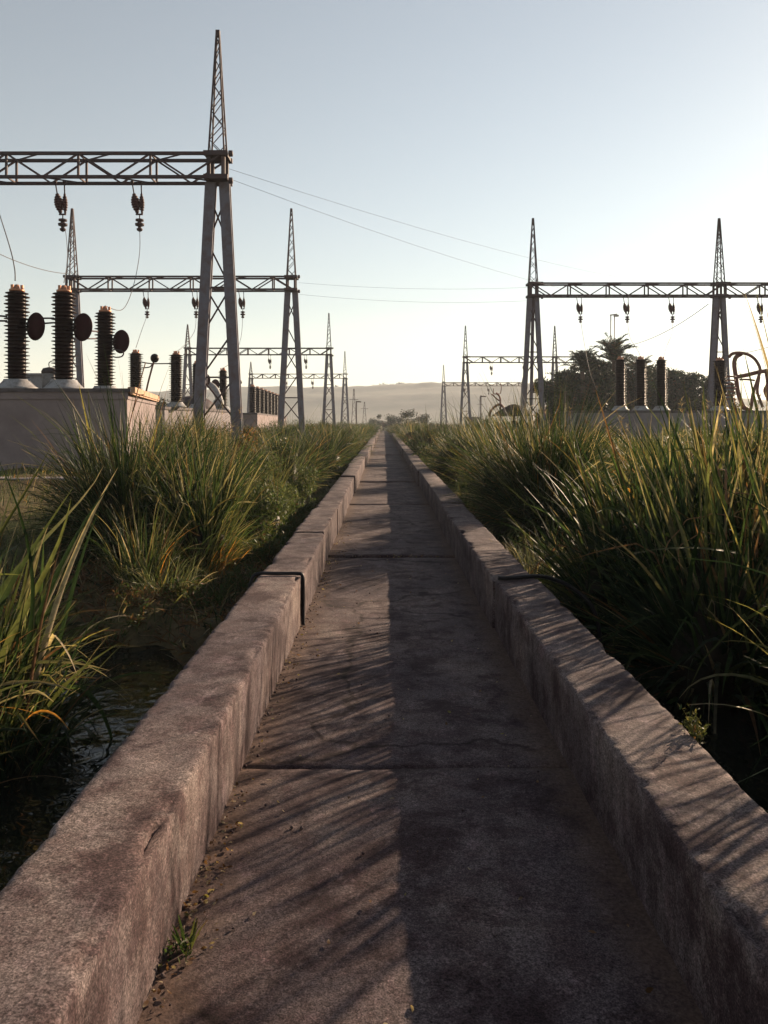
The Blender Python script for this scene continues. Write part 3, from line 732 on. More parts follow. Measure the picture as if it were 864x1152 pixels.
def leafy(cx, cy, n, h, spread, size, pal, up=.5, z=None, flat=.75):
    # leafy stems: arching stems with many small leaves
    ns = max(6, n // 34); V = []; 
    a = rng.uniform(-PI, PI, ns); rad = spread * np.sqrt(rng.random(ns)) * .7
    bx = cx + rad * np.sin(a); by = cy + rad * np.cos(a); bzz = gh(bx, by) if z is None else np.full(ns, z)
    hh = h * rng.uniform(.55, 1.05, ns) * (1 - .3 * (rad / spread) ** 2)
    lean = rng.uniform(.05, .55, ns); az = a + rng.normal(0, .8, ns)
    k = rng.integers(0, ns, n); s = rng.random(n) ** .75
    p = np.stack([bx[k] + np.sin(az[k]) * lean[k] * hh[k] * s ** 1.5, by[k] + np.cos(az[k]) * lean[k] * hh[k] * s ** 1.5, bzz[k] + hh[k] * s], -1)
    p += rng.normal(0, .012, p.shape)
    L = size * rng.uniform(.6, 1.4, n)
    stems = blades(np.stack([bx, by, bzz], -1), az, hh * 1.02, lean * .2, lean * 1.6, np.full(ns, .007), palette(ns, {'br': 1, 'ol': 2}), palette(ns, {'ol': 1}), 6, 0)
    lv = blades(p, rng.uniform(-PI, PI, n), L, rng.uniform(.2, 1.5, n), rng.uniform(0, .8, n), L * .26, palette(n, pal), palette(n, pal), 3, 0)
    return merge([stems, lv])
PG = {'dk': 4, 'md': 4, 'ol': 1.6, 'ye': .3, 'st': .2, 'br': .3}
PY = {'dk': 2.5, 'md': 3.2, 'ol': 3, 'ye': 1.0, 'st': .45, 'br': .5, 'or': .2}
PD = {'dk': 7, 'md': 1.5, 'ol': .4, 'br': .6, 'st': .25}
PP = {'pa': 4, 'md': 2, 'ol': 2, 'st': .6}
W0 = -.45
def mound(cx, cy, h, r, n, w, pal, S=7, z=None, tips='st', kink=.1, rag=.25, core=.3, amax=1.35):
    """arching blades radiating from a tussock, denser and darker towards its heart"""
    a = rng.uniform(-PI, PI, n); rad = core * r * np.sqrt(rng.random(n))
    x = cx + rad * np.sin(a); y = cy + rad * np.cos(a)
    zz = (gh(x, y) if z is None else np.full(n, z)) - .02
    th = amax * rng.random(n) ** .8
    lump = 1 + rag * .5 * np.sin(a * 3 + rng.uniform(0, 6)) + rag * .4 * np.sin(a * 7 + th * 5 + rng.uniform(0, 6))
    L = 1.12 / np.sqrt((np.sin(th) / r) ** 2 + (np.cos(th) / h) ** 2) * lump * rng.uniform(.55, 1.12, n)
    bd = rng.gamma(2.2, .38, n) * (.55 + .5 * th)
    az = a + rng.normal(0, .35, n)
    col = palette(n, pal); tp = np.where(rng.random((n, 1)) < .3, palette(n, {tips: 1, 'ol': 3}), col * 1.1)
    B_ = blades(np.stack([x, y, zz], -1), az, L, th * .75, bd, w * rng.uniform(.5, 1.3, n), col, tp, S, kink, False, 1.4)
    # tussock heart of dead leaves, added near-black as inner shade and light block
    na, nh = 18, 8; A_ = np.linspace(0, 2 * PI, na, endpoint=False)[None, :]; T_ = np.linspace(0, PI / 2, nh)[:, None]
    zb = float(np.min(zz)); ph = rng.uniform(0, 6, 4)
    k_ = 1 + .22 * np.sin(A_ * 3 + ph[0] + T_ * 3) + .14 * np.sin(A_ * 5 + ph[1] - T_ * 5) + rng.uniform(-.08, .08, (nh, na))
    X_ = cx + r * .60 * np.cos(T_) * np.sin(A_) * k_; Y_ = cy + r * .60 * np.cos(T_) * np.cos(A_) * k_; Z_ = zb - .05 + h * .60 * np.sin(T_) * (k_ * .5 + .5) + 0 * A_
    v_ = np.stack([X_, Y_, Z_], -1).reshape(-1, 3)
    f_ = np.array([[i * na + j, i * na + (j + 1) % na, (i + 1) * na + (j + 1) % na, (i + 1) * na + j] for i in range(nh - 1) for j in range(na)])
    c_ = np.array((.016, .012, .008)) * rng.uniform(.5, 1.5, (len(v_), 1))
    return merge([B_, (v_, f_, c_)])
def bushdome(cx, cy, h, r, n, size, pal, z=None, lumps=9):
    """leafy bush: lobes of leaves over stems, gaps between lobes"""
    z0 = gz(cx, cy) if z is None else z
    P_ = []; per = n // lumps
    for i in range(lumps):
        a = rng.uniform(-PI, PI); q = rng.random() ** .6; e = rng.uniform(.25, .80)
        c = np.array((cx + r * .7 * q * math.sin(a), cy + r * .7 * q * math.cos(a), z0 + h * e * math.sqrt(max(.15, 1 - .6 * q * q))))
        d = rng.normal(0, 1, (per, 3)); d /= np.linalg.norm(d, axis=1, keepdims=True)
        s_ = r * rng.uniform(.28, .48)
        P_.append(c + d * (rng.random((per, 1)) ** .33) * np.array((s_, s_, s_ * .8)))
    p = np.concatenate(P_); p[:, 2] = np.maximum(p[:, 2], z0); m_ = len(p); L = size * rng.uniform(.5, 1.5, m_)
    lv = blades(p, rng.uniform(-PI, PI, m_), L, rng.uniform(.1, 1.4, m_), rng.uniform(0, .9, m_), L * .24, palette(m_, pal), palette(m_, pal), 3, 0)
    ns = 24; st = blades(np.stack([cx + rng.normal(0, r * .2, ns), cy + rng.normal(0, r * .2, ns), np.full(ns, z0)], -1), rng.uniform(-PI, PI, ns), h * rng.uniform(.7, 1.25, ns), rng.uniform(0, .6, ns), rng.uniform(0, .6, ns), np.full(ns, .009), palette(ns, {'br': 1, 'ol': 1}), palette(ns, {'ol': 1}), 6, 0)
    return merge([lv, st])
# ---- left bank
clump('sword_leaf_clump', 'tall sword-leaved clump with yellow tips in dark water at the left edge', 'plant', (-2.3, 4.7, W0), [
    tuft(-2.40, 4.8, 60, 2.1, .30, .050, PY, .18, .28, S=12, z=W0, fold=True, kink=.06),
    tuft(-2.45, 4.85, 130, 1.35, .34, .030, PY, .6, 1.1, az=1.2, azs=1.4, S=12, z=W0, fold=True, kink=.2),
    mound(-2.6, 5.0, 1.2, .6, 700, .018, PG, S=8, z=W0, core=.4), tuft(-2.35, 4.6, 260, .95, .45, .012, PD, .6, 1.0, S=8, z=W0)])
clump('sword_leaf_clump', 'low arching reeds drooping over black water at the lower left edge', 'plant', (-2.75, 3.7, W0), [
    tuft(-2.85, 3.9, 130, 1.45, .4, .034, PG, .5, 1.1, az=1.3, azs=1.5, S=12, z=W0, fold=True, kink=.15),
    tuft(-2.9, 3.2, 160, 1.3, .4, .022, PD, .5, 1.1, az=1.3, azs=1.5, S=12, z=W0, fold=True, kink=.15),
    tuft(-2.45, 4.1, 34, 1.2, .2, .013, PY, .7, 1.7, az=1.55, azs=.5, S=12, z=W0, fold=True, kink=.35)])
clump('grass_tuft', 'small fine green tuft on the muddy bank beyond the left water', 'plant', (-2.4, 8.0, -.1), [
    tuft(-2.45, 8.1, 260, 1.05, .2, .010, PY, .5, .6, S=8), tuft(-2.15, 7.9, 200, .55, .28, .008, PP, .8, .9, S=7)])
clump('grass_tuft', 'orange-yellow grass tuft beside the big green clump near the left wall', 'plant', (-1.8, 8.7, -.1), [
    tuft(-1.85, 8.75, 260, .60, .14, .009, {'or': 4, 'ye': 3, 'br': 1.5, 'ol': 1}, .9, .9, az=1.2, azs=1.6, S=7),
    tuft(-1.98, 8.9, 260, 1.0, .2, .011, {'ol': 3, 'ye': 1.4, 'md': 4}, .6, .8, az=1.4, azs=1.0, S=8)])
clump('sedge_mound', 'big dark rounded sedge mound in front of the nearest plinth', 'plant', (-3.0, 9.8, 0), [
    mound(-3.15, 9.9, 1.80, .98, 3800, .014, PD), mound(-2.6, 10.1, 1.80, .75, 1800, .014, {'dk': 5, 'md': 3, 'ol': 1}),
    mound(-3.2, 9.8, 1.5, 1.1, 420, .010, PP, kink=.3), bushdome(-2.9, 9.9, 1.25, .85, 2600, .09, PD)])
clump('sword_leaf_clump', 'bright green sword-leaved clump at the right side of the dark sedge mound', 'plant', (-2.05, 9.3, 0), [
    tuft(-2.15, 9.4, 230, 1.8, .2, .034, {'md': 5, 'ol': 3, 'dk': 3, 'ye': .7}, .42, .5, S=10, fold=True),
    mound(-2.0, 9.15, 1.05, .5, 420, .014, {'md': 5, 'ol': 3, 'ye': .5})])
clump('sword_leaf_clump', 'upright broad leaves rising before the corner of the nearest plinth', 'plant', (-3.3, 10.6, 0), [
    tuft(-3.5, 10.5, 44, 2.4, .16, .060, {'md': 3, 'ol': 3, 'ye': .5}, .30, .25, S=10, fold=True, kink=.05)])
clump('grass_clump', 'feathery mid-green grass behind the bright sword leaves on the left', 'plant', (-2.3, 12.3, 0), [
    mound(-2.75, 12.4, 1.6, .85, 2200, .014, PG), mound(-3.9, 12.6, .95, .7, 1200, .014, PY)])
clump('leafy_bush', 'soft leafy green bush spilling towards the left wall', 'plant', (-1.7, 11.4, 0), [
    bushdome(-1.78, 11.5, 1.05, .55, 5200, .055, {'md': 5, 'ol': 3, 'pa': 2}), mound(-1.8, 11.4, .95, .5, 400, .009, PP)])
clump('leafy_bush', 'low green weeds hugging the left wall between bank and path', 'plant', (-1.4, 13.2, 0), [
    leafy(-1.42, 13.3, 2400, .5, .38, .05, {'md': 5, 'ol': 4}), leafy(-1.3, 10.0, 1000, .28, .25, .05, {'md': 5, 'ol': 4})])
clump('leafy_bush', 'tall soft-leaved bush between the sword leaves and the rounded grass mound', 'plant', (-2.1, 13.6, 0), [
    bushdome(-2.15, 13.6, 1.35, .75, 8000, .06, {'md': 4, 'ol': 3, 'pa': 3}, lumps=12), mound(-2.1, 13.6, 1.3, .6, 500, .010, PP)])
clump('grass_clump', 'tall grass mound on the left at the foot of the tallest mast', 'plant', (-3.6, 15.5, .1), [
    mound(-4.2, 15.6, 1.45, 1.0, 1900, .015, PG), mound(-3.3, 16.4, 1.5, .8, 1400, .014, PY)])
clump('grass_clump', 'rounded green grass mound nearer the path, in front of the second left gantry', 'plant', (-2.0, 16.6, 0), [
    bushdome(-2.3, 17.1, 1.5, .85, 8000, .055, PG, lumps=12), mound(-2.2, 16.9, 1.5, .8, 900, .010, PP), bushdome(-1.75, 16.0, .9, .5, 3600, .05, {'md': 4, 'ol': 3, 'pa': 2})])
clump('grass_clump', 'dark green grass mound with a reddish top further along the left wall', 'plant', (-2.2, 20, 0), [
    mound(-2.3, 19.9, 1.6, .95, 2200, .016, PD), bushdome(-3.5, 20.5, 1.6, .7, 3000, .08, {'br': 4, 'or': 1, 'dk': 3})])
for wx, wy, wn, wh, lab in ((-1.22, 8.3, 700, .22, 'low creeping weeds beside the left wall just past the cable'), (-1.35, 9.3, 1500, .38, 'low bushy weeds between the orange tuft and the left wall'),
                          (-1.2, 10.6, 1200, .34, 'low weeds on the bank edge beside the second wall segment'), (-1.25, 12.2, 1500, .42, 'knee-high weeds at the left wall before the soft leafy bush')):
    clump('weed_patch', lab, 'plant', (wx, wy, -.08), [leafy(wx - .12, wy, wn, wh, .42, .045, {'md': 5, 'ol': 3, 'br': 1}), tuft(wx - .1, wy, 160, wh * 1.1, .35, .007, PG, .9, 1.0, S=6)])
clump('weed_patch', 'low tangle of green weeds on the reddish mud beside the left water', 'plant', (-1.9, 7.3, -.2), [
    leafy(-1.75, 7.6, 900, .22, .4, .045, {'md': 5, 'ol': 3, 'br': 2}), leafy(-2.4, 7.2, 700, .2, .4, .045, {'md': 3, 'ol': 3, 'br': 3}), tuft(-1.6, 7.9, 180, .3, .4, .007, PG, .9, 1.0, S=6)])
def stalks(cx, cy, n, h, r, label):
    a = rng.uniform(-PI, PI, n); q = r * np.sqrt(rng.random(n)); x = cx + q * np.sin(a); y = cy + q * np.cos(a); L = h * rng.uniform(.75, 1.1, n)
    b0 = blades(np.stack([x, y, gh(x, y)], -1), a, L, rng.uniform(0, .15, n), rng.uniform(.05, .3, n), np.full(n, .006), palette(n, {'st': 3, 'br': 2}), palette(n, {'st': 1}), 8, 0)
    tips = b0[0].reshape(n, 9, 2, 3)[:, 8].mean(1); k = 14
    tp = np.repeat(tips, k, 0); m_ = n * k; tp = tp - np.array((0, 0, 1)) * rng.uniform(0, .16, (m_, 1)) - np.repeat(np.stack([np.sin(a), np.cos(a), 0 * a], -1), k, 0) * .02
    b1 = blades(tp, rng.uniform(-PI, PI, m_), rng.uniform(.03, .07, m_), rng.uniform(.3, 1.3, m_), rng.uniform(0, .9, m_), np.full(m_, .006), palette(m_, {'st': 3, 'br': 3}), palette(m_, {'st': 1}), 3, 0)
    clump('seed_head_stalks', label, 'plant', (cx, cy, gz(cx, cy)), [b0, b1])
stalks(-2.7, 11.3, 26, 1.75, .5, 'thin straw-coloured seed stalks rising behind the dark sedge mound on the left')
stalks(-3.1, 15.0, 24, 1.6, .6, 'dry seed stalks standing before the legs of the tallest mast')
stalks(3.2, 12.6, 30, 1.75, .6, 'straw-coloured seed stalks behind the rounded sedge mound on the right')
stalks(3.6, 8.4, 20, 1.95, .4, 'brown seed stalks above the reeds near the right edge')
# ---- right bank
clump('reed_clump', 'big dark reed clump on the right with backlit tops, roots in black water', 'plant', (2.6, 6.5, W0), [
    tuft(2.75, 7.6, 300, 2.35, .55, .050, PG, .35, .45, S=12, z=W0, fold=True), tuft(3.4, 7.6, 300, 2.5, .5, .042, PD, .36, .45, S=12, z=W0, fold=True),
    mound(2.55, 6.0, 1.62, .95, 1000, .034, PD, S=11, z=W0, kink=.2), mound(2.25, 7.3, 1.72, .85, 1000, .030, PD, S=10, z=W0), bushdome(2.7, 6.8, 1.6, .95, 5000, .11, PD, z=W0)])
clump('reed_clump', 'broad-leaved reeds at the right edge with upright yellow-green blades', 'plant', (3.0, 6.0, W0), [
    tuft(2.9, 5.95, 84, 2.55, .66, .044, {'md': 4, 'ol': 3, 'ye': 1.2}, .22, .16, S=12, z=W0, fold=True, kink=.05, hv=.2), tuft(3.7, 7.0, 300, 2.3, .6, .03, PG, .5, .7, S=10, z=W0)])
clump('reed_clump', 'arching long blades leaning in from the lower right edge over the water', 'plant', (2.6, 4.1, W0), [
    tuft(2.75, 4.3, 54, 1.7, .3, .024, PY, .55, 1.3, az=-1.5, azs=.9, S=14, z=W0, fold=True, kink=.12),
    mound(2.9, 3.3, 2.2, .8, 1600, .032, PD, S=9, z=W0), tuft(2.9, 4.6, 30, 2.2, .3, .04, PY, .2, .2, S=12, z=W0, fold=True)])  # dense mound added out of frame to shade the near end of the right wall
clump('reed_clump', 'unseen upright reeds added beyond the right edge to stripe the walkway with shade', 'plant', (3.8, 6.8, W0), [  # out of view, added to cast leaf stripes on the walkway
    tuft(3.75, 6.5, 26, 3.0, .45, .040, PG, .10, .10, S=12, z=W0, fold=True, kink=0, hv=.1, az=.8, azs=.5), tuft(4.0, 7.3, 26, 3.1, .45, .040, PG, .10, .10, S=12, z=W0, fold=True, kink=0, hv=.1, az=.8, azs=.5),
    tuft(4.75, 8.6, 28, 3.0, .5, .040, PG, .10, .10, S=12, fold=True, kink=0, hv=.1)])
clump('reed_clump', 'unseen dark reed clump added beyond the lower right corner to shade the right wall', 'plant', (3.3, 4.1, W0), [mound(3.3, 4.0, 2.2, .8, 1400, .034, PD, S=9, z=W0)])  # out of view, added to darken the right wall with its shadow
clump('grass_tuft', 'pale fine grass tuft just beyond the right wall joint', 'plant', (1.6, 8.2, -.2), [
    tuft(1.6, 8.3, 300, .95, .18, .008, PP, .35, .5, z=-.38), mound(2.1, 9.2, .95, .5, 700, .010, PY), leafy(1.75, 9.3, 1800, .7, .4, .05, PP)])
clump('sedge_mound', 'large rounded sedge mound right of the path, black at its base', 'plant', (2.6, 11.5, 0), [
    mound(2.4, 11.8, 1.9, 1.1, 4200, .013, PD), mound(2.5, 11.8, 1.95, .9, 1300, .014, PY), bushdome(2.4, 11.8, 1.5, .95, 3600, .09, PD)])
clump('sword_leaf_clump', 'yellow-green sword leaves standing up behind the reeds on the right', 'plant', (3.7, 10.2, 0), [
    tuft(3.9, 10.4, 70, 1.9, .3, .055, {'ol': 3, 'ye': 2, 'md': 2, 'or': .6}, .3, .3, S=10, fold=True), mound(4.4, 10.4, 1.25, .9, 1400, .014, PG)])
clump('grass_clump', 'tall grass in front of the right plinth, left of the upright reeds', 'plant', (4.4, 13, .1), [
    mound(4.4, 13.2, 1.35, .95, 1800, .015, PY), mound(6.0, 13.4, 1.3, 1.0, 1700, .016, PG)])
clump('leafy_bush', 'low pale green bush with one upright spike beside the right wall', 'plant', (1.65, 14.2, 0), [
    bushdome(1.62, 14, .6, .42, 3000, .05, {'pa': 4, 'md': 3, 'ol': 3}), tuft(1.35, 13.4, 60, .9, .06, .02, PP, .1, .1)])
clump('grass_clump', 'straw-tipped grass mound right of the path, beyond the large sedge mound', 'plant', (2.6, 15.6, 0), [
    mound(2.35, 15.2, 1.85, 1.0, 2600, .013, PY), bushdome(2.3, 15.2, 1.4, .85, 3800, .07, PD)])
clump('leafy_bush', 'dark leafy bush pressed between the sedge mound and the straw-tipped mound', 'plant', (2.5, 13.5, 0), [
    bushdome(2.55, 13.5, 1.5, .75, 7000, .065, {'md': 3, 'dk': 5, 'pa': 1}, lumps=12)])
clump('leafy_bush', 'dull green bush tucked between two grass mounds on the right bank', 'plant', (2.1, 18.1, 0), [
    bushdome(2.2, 18.2, .95, .7, 4500, .06, {'md': 4, 'dk': 3, 'pa': 2}), mound(4.2, 18.5, 1.4, 1.0, 1500, .018, PY)])
clump('grass_clump', 'dark mound with pale top further along the right wall', 'plant', (2.4, 21, 0), [
    mound(2.25, 21, 1.85, 1.0, 2600, .013, PD), mound(2.5, 21.2, 1.85, .85, 900, .013, PY), bushdome(2.2, 21, 1.5, .8, 2600, .08, PD)])

def bank(side, name, label):
    parts = []
    y = 23.6
    while y < 150:
        stp = 2.0 + y * .022
        for j, x in enumerate(np.arange(2.15, 7.5, 1.75 + y * .006)):
            if x > 3.5 and rng.random() < .25: continue
            xx = side * (x + rng.uniform(-.25, .25)); yy = y + rng.uniform(-.3, .3) * stp + (stp * .5 if j % 2 else 0)
            h = (rng.uniform(1.45, 1.85) if rng.random() < .62 else rng.uniform(.7, 1.15)) * (.85 if x > 4 else 1); r = rng.uniform(.75, 1.1) * stp / 2.4
            if side < 0: h *= .93
            if rng.random() < .6:
                parts.append(bushdome(xx, yy, h * .95, r, int(np.clip(110000 / y, 900, 4200)), .045 + y * .0009, [PG, PD, {'md': 4, 'ol': 3, 'pa': 2}, {'br': 3, 'dk': 3, 'or': .6}][rng.choice(4, p=[.35, .25, .3, .1])], lumps=8))
            else:
                parts.append(mound(xx, yy, h, r, int(np.clip(38000 / y, 260, 1500)), .009 + y * .00024, [PG, PY, PD, PD, PY][rng.integers(0, 5)], S=5))
        if rng.random() < .8:
            xx = side * rng.uniform(1.4, 1.7); parts.append(leafy(xx, y, int(np.clip(30000 / y, 250, 900)), rng.uniform(.35, .8), .35 * stp * .6, .05 + y * .0008, {'md': 4, 'ol': 4, 'pa': 2}))
        y += stp
    v, f, t = merge(parts)
    tag(npmesh(name, v, f, M['grass'], None, t), label, 'grass', None, 'stuff')
bank(-1, 'bank_grass', 'mass of tall green grass along the left bank, fading into the distance')
bank(1, 'bank_grass', 'mass of straw-tipped grass along the right bank, fading into the distance')
def yardgrass():
    parts = []
    for _ in range(150):
        side = rng.choice([-1, 1]); x = side * rng.uniform(7, 22); y = rng.uniform(15 if side > 0 else 26, 80)
        if abs(x) > 6 + y * .40: continue
        if x > 0 and y > 38 and rng.random() < .7: continue
        if x < -7 and y < 33: continue
        parts.append(mound(x, y, rng.uniform(.5, .85), rng.uniform(.9, 1.3), 500, .014 + y * .0003, [PY, PG, PD][rng.integers(0, 3)], S=5))
    for _ in range(30):
        x = -rng.uniform(4.6, 7.0); y = rng.uniform(18.5, 33)
        if 16.5 < y < 26.5 and x < -5.2: continue
        parts.append(mound(x, y, rng.uniform(.6, .95), rng.uniform(.7, 1.1), 800, .017, [PY, PG, PD][rng.integers(0, 3)], S=6))
    for _ in range(26):
        x = rng.uniform(5.5, 15); y = rng.uniform(17, 36)
        parts.append(mound(x, y, rng.uniform(.5, .9), rng.uniform(.8, 1.2), 700, .019, [PY, PG][rng.integers(0, 2)], S=6))
    v, f, t = merge(parts); tag(npmesh('yard_grass', v, f, M['grass'], None, t), 'rough grass growing around the mast feet and plinths', 'grass', None, 'stuff')
yardgrass()
def ground_cover():
    n = 9000; x = rng.uniform(1.25, 5.5, n) * rng.choice([-1, 1], n); y = rng.uniform(6.5, 22, n)
    z = gh(x, y); k = z > -.34; x, y, z = x[k], y[k], z[k]; n = len(x)
    b1 = blades(np.stack([x, y, z - .01], -1), rng.uniform(-PI, PI, n), rng.uniform(.06, .30, n), rng.uniform(0, .6, n), rng.uniform(.2, 1.4, n), rng.uniform(.004, .009, n), palette(n, PY), palette(n, PY), 4)
    n = 5200; x = rng.uniform(-3.6, -1.05, n); y = rng.uniform(6.3, 10.5, n); z = gh(x, y); k = z > -.37; x, y, z = x[k], y[k], z[k]; n = len(x)
    b3 = blades(np.stack([x, y, z + .01], -1), rng.uniform(-PI, PI, n), rng.uniform(.05, .22, n), rng.uniform(.6, 1.6, n), rng.uniform(.0, .8, n), rng.uniform(.008, .022, n), palette(n, {'br': 6, 'ol': 1, 'dk': 2, 'st': .4}), palette(n, {'br': 3, 'st': 1}), 4)
    n = 2600; x = rng.uniform(-9, -3.4, n); y = rng.uniform(8, 17.5, n)
    b2 = blades(np.stack([x, y, gh(x, y) - .01], -1), rng.uniform(-PI, PI, n), rng.uniform(.08, .35, n), rng.uniform(0, .6, n), rng.uniform(.2, 1.4, n), rng.uniform(.006, .012, n), palette(n, PY), palette(n, PY), 4)
    v, f, t = merge([b1, b2, b3]); tag(npmesh('ground_cover', v, f, M['grass'], None, t), 'short rough grass covering both banks', 'ground cover', None, 'stuff')
ground_cover()
# little weeds on the concrete
clump('small_weed', 'tiny bright green weed sprouting at the outer edge of the right wall', 'plant', (1.225, 3.12, .36), [
    leafy(1.225, 3.12, 150, .15, .03, .022, {'ol': 3, 'ye': 2, 'md': 1}, z=.35)])
clump('small_weed', 'tiny green weed at the foot of the left wall on the walkway', 'plant', (-.6, 2.42, 0), [
    tuft(-.6, 2.42, 9, .13, .02, .010, {'md': 4, 'ol': 3}, .7, .9, z=0., S=7, fold=True), leafy(-.615, 2.4, 60, .05, .05, .02, {'md': 4, 'ol': 2}, z=0.)])
wd = MB(); wd.tube(crv([(1.03, 3.08, .391), (1.10, 3.18, .47), (1.2, 3.32, .55), (1.5, 3.5, .62)], 4), .003, 4)
def litter():
    n = 700
    x = np.concatenate([-.655 + np.abs(rng.normal(0, .07, 500)), rng.uniform(-.6, .8, n - 500)]); y = rng.uniform(1.9, 13, n)
    y[:160] = rng.normal(2.75, .35, 160); x[:160] = -.655 + np.abs(rng.normal(0, .05, 160))
    k = rng.random(n) < .12; y[k] = 9.5 + rng.normal(0, .05, k.sum()); x[k] = rng.uniform(-.5, .7, k.sum())
    L = rng.uniform(.006, .028, n)
    v, f, t = blades(np.stack([x, y, np.full(n, .010)], -1), rng.uniform(-PI, PI, n), L, rng.uniform(1.1, 1.6, n), rng.uniform(0, .3, n), L * .5, palette(n, {'st': 3, 'br': 5, 'ye': 1}), palette(n, {'st': 2, 'br': 4}), 3, 0)
    tag(npmesh('leaf_litter', v, f, M['grass'], None, t), 'scattered dry leaf crumbs on the walkway along the left wall', 'litter', None, 'stuff')
litter()
def duckweed():
    n = 420; x = np.concatenate([-1.03 - np.abs(rng.normal(0, .12, 200)), rng.uniform(-2.4, -1.05, n - 200)]); y = rng.uniform(2.5, 6.6, n)
    L = rng.uniform(.008, .03, n)
    v, f, t = blades(np.stack([x, y, np.full(n, -.352)], -1), rng.uniform(-PI, PI, n), L, np.full(n, 1.5), np.zeros(n), L * .5, palette(n, {'st': 2, 'br': 3, 'ye': 1, 'ol': 4}), palette(n, {'st': 2, 'br': 2}), 3, 0)
    tag(npmesh('floating_litter', v, f, M['grass'], None, t), 'leaf scraps floating on the dark water left of the wall', 'litter', None, 'stuff')
duckweed()
def pebbles():
    b = MB()
    for _ in range(260):
        x = (-.65 + abs(random.gauss(0, .06))) if random.random() < .6 else random.uniform(-.6, .8); y = random.uniform(2, 11)
        if random.random() < .15: y = 9.5 + random.gauss(0, .05); x = random.uniform(-.6, .8)
        r = random.uniform(.003, .009)
        b.lathe([(r * .6, -r * .5), (r, 0), (r * .7, r * .6), (.0005, r * .8)], (x, y, .008), (random.uniform(-.3, .3), random.uniform(-.3, .3), 1), 5)
    tag(b.build('grit', M['parapet']), 'small stones and grit scattered on the walkway', 'grit', None, 'stuff')
pebbles()

# ---- trees
def leaves_at(c, n, rad, size, pal):
    d = rng.normal(0, 1, (n, 3)); d /= np.linalg.norm(d, axis=1, keepdims=True)
    p = np.array(c) + d * (rng.random((n, 1)) ** .45) * np.array(rad)
    L = size * rng.uniform(.6, 1.4, n)
    return blades(p, rng.uniform(-PI, PI, n), L, rng.uniform(.2, 2.2, n), rng.uniform(0, .8, n), L * .45, palette(n, pal), palette(n, pal), 2, 0)
PT = {'dk': 8, 'md': 1, 'ol': .4, 'br': .8}
def tree(name, label, x, y, h, r, n=5000, size=.35, pal=PT, group=None, cl=26):
    t = thing(name, label, 'tree', (x, y, 0), 0, group)
    b = MB(); z0 = gz(x, y) - .2
    b.tube(crv([(0, 0, z0), (.1, 0, h * .3), (-.1, .1, h * .65)], 4), [h * .035 - i * h * .0025 for i in range(9)], 8)
    parts = []
    for i in range(cl):
        a = rng.uniform(0, 2 * PI); q = rng.random() ** .6; zz = rng.uniform(.22, 1.0)
        rr = r * q * math.sqrt(max(.1, 1 - ((zz - .5) / .62) ** 2)); c = (rr * math.cos(a), rr * math.sin(a), h * zz * .93)
        s = r * rng.uniform(.22, .42)
        parts.append(leaves_at(c, n // cl, (s, s, s * .8), size, pal))
        if i % 3 == 0: b.tube(crv([(0, 0, h * .35), (c[0] * .5, c[1] * .5, h * .5), c], 3), [h * .015, h * .013, h * .011, h * .009, h * .007, h * .005, .02], 5)
    b.build('trunk', M['bark'], t)
    v, f, tt = merge(parts); npmesh('crown', v, f, M['leaf'], t, tt)
    return t
def palm(label, x, y, h, fl=2.6, n=26):
    t = thing('palm_tree', label, 'tree', (x, y, 0), 0, 'palms behind the right plinth')
    z0 = gz(x, y) - .2
    MB().tube(crv([(0, 0, z0), (.15, 0, h * .5), (.05, 0, h)], 5), [.24 - .006 * i for i in range(11)], 8).build('trunk', M['bark'], t)
    parts = []
    for i in range(n):
        az = rng.uniform(-PI, PI); e = rng.uniform(.05, 1.9); L = fl * rng.uniform(.75, 1.1)
        s = np.linspace(0, 1, 24); th = e * .8 + 1.1 * s ** 1.4
        r = np.cumsum(np.sin(th)) * L / 24; z = np.cumsum(np.cos(th)) * L / 24 + h
        px = .05 + r * math.sin(az); py = r * math.cos(az)
        P0 = np.stack([px, py, z], -1)
        for sd in (-1, 1):
            m_ = len(s); ll = fl * .27 * np.sin(PI * (s * .88 + .1)) + .05
            parts.append(blades(P0, np.full(m_, az + sd * 1.05) + rng.normal(0, .12, m_), ll, np.clip(th * .6 + rng.normal(.3, .2, m_), .2, 2.4), rng.uniform(.1, .8, m_), np.full(m_, .075), palette(m_, PT), palette(m_, PT), 3, 0))
        parts.append(blades(np.array([[.05, 0, h]]), np.array([az]), np.array([L]), np.array([e * .8]), np.array([1.1]), np.array([.07]), palette(1, {'ol': 1}), palette(1, {'ol': 1}), 8, 0, power=1.4))
    v, f, tt = merge(parts); npmesh('crown', v, f, M['leaf'], t, tt); return t
palm('palm with the highest spiky crown, left of the right bushings', 20.6, 72, 7.2, 2.7, 30)
palm('palm with a wide crown at the left of the dark grove', 17.3, 70, 6.0, 2.6, 30)
palm('palm with drooping fronds behind the third right bushing', 24.6, 77, 6.4, 2.2, 24)
palm('low palm at the left end of the grove with level fronds', 15.4, 68, 4.2, 2.3, 22)
palm('palm crown poking up behind the first right bushing', 22.2, 76, 6.6, 2.3, 26)
palm('small palm in the middle of the grove between the two taller palms', 18.9, 74, 6.4, 2.0, 24)
G2 = 'dark trees behind the right plinth'
tree('broadleaf_tree', 'dark dense tree filling the left of the grove behind the right mast', 16.9, 73, 6.2, 3.0, 13500, .36, group=G2)
tree('broadleaf_tree', 'dark dense tree in the centre of the grove under the tallest palm', 20.2, 75, 7.0, 2.9, 15000, .36, group=G2)
tree('broadleaf_tree', 'dark tree behind the first two right bushings', 23.4, 76, 6.6, 2.5, 12750, .34, group=G2)
tree('broadleaf_tree', 'rounded tree seen right of the third right bushing', 27.0, 80, 7.2, 2.8, 11250, .34, group=G2)
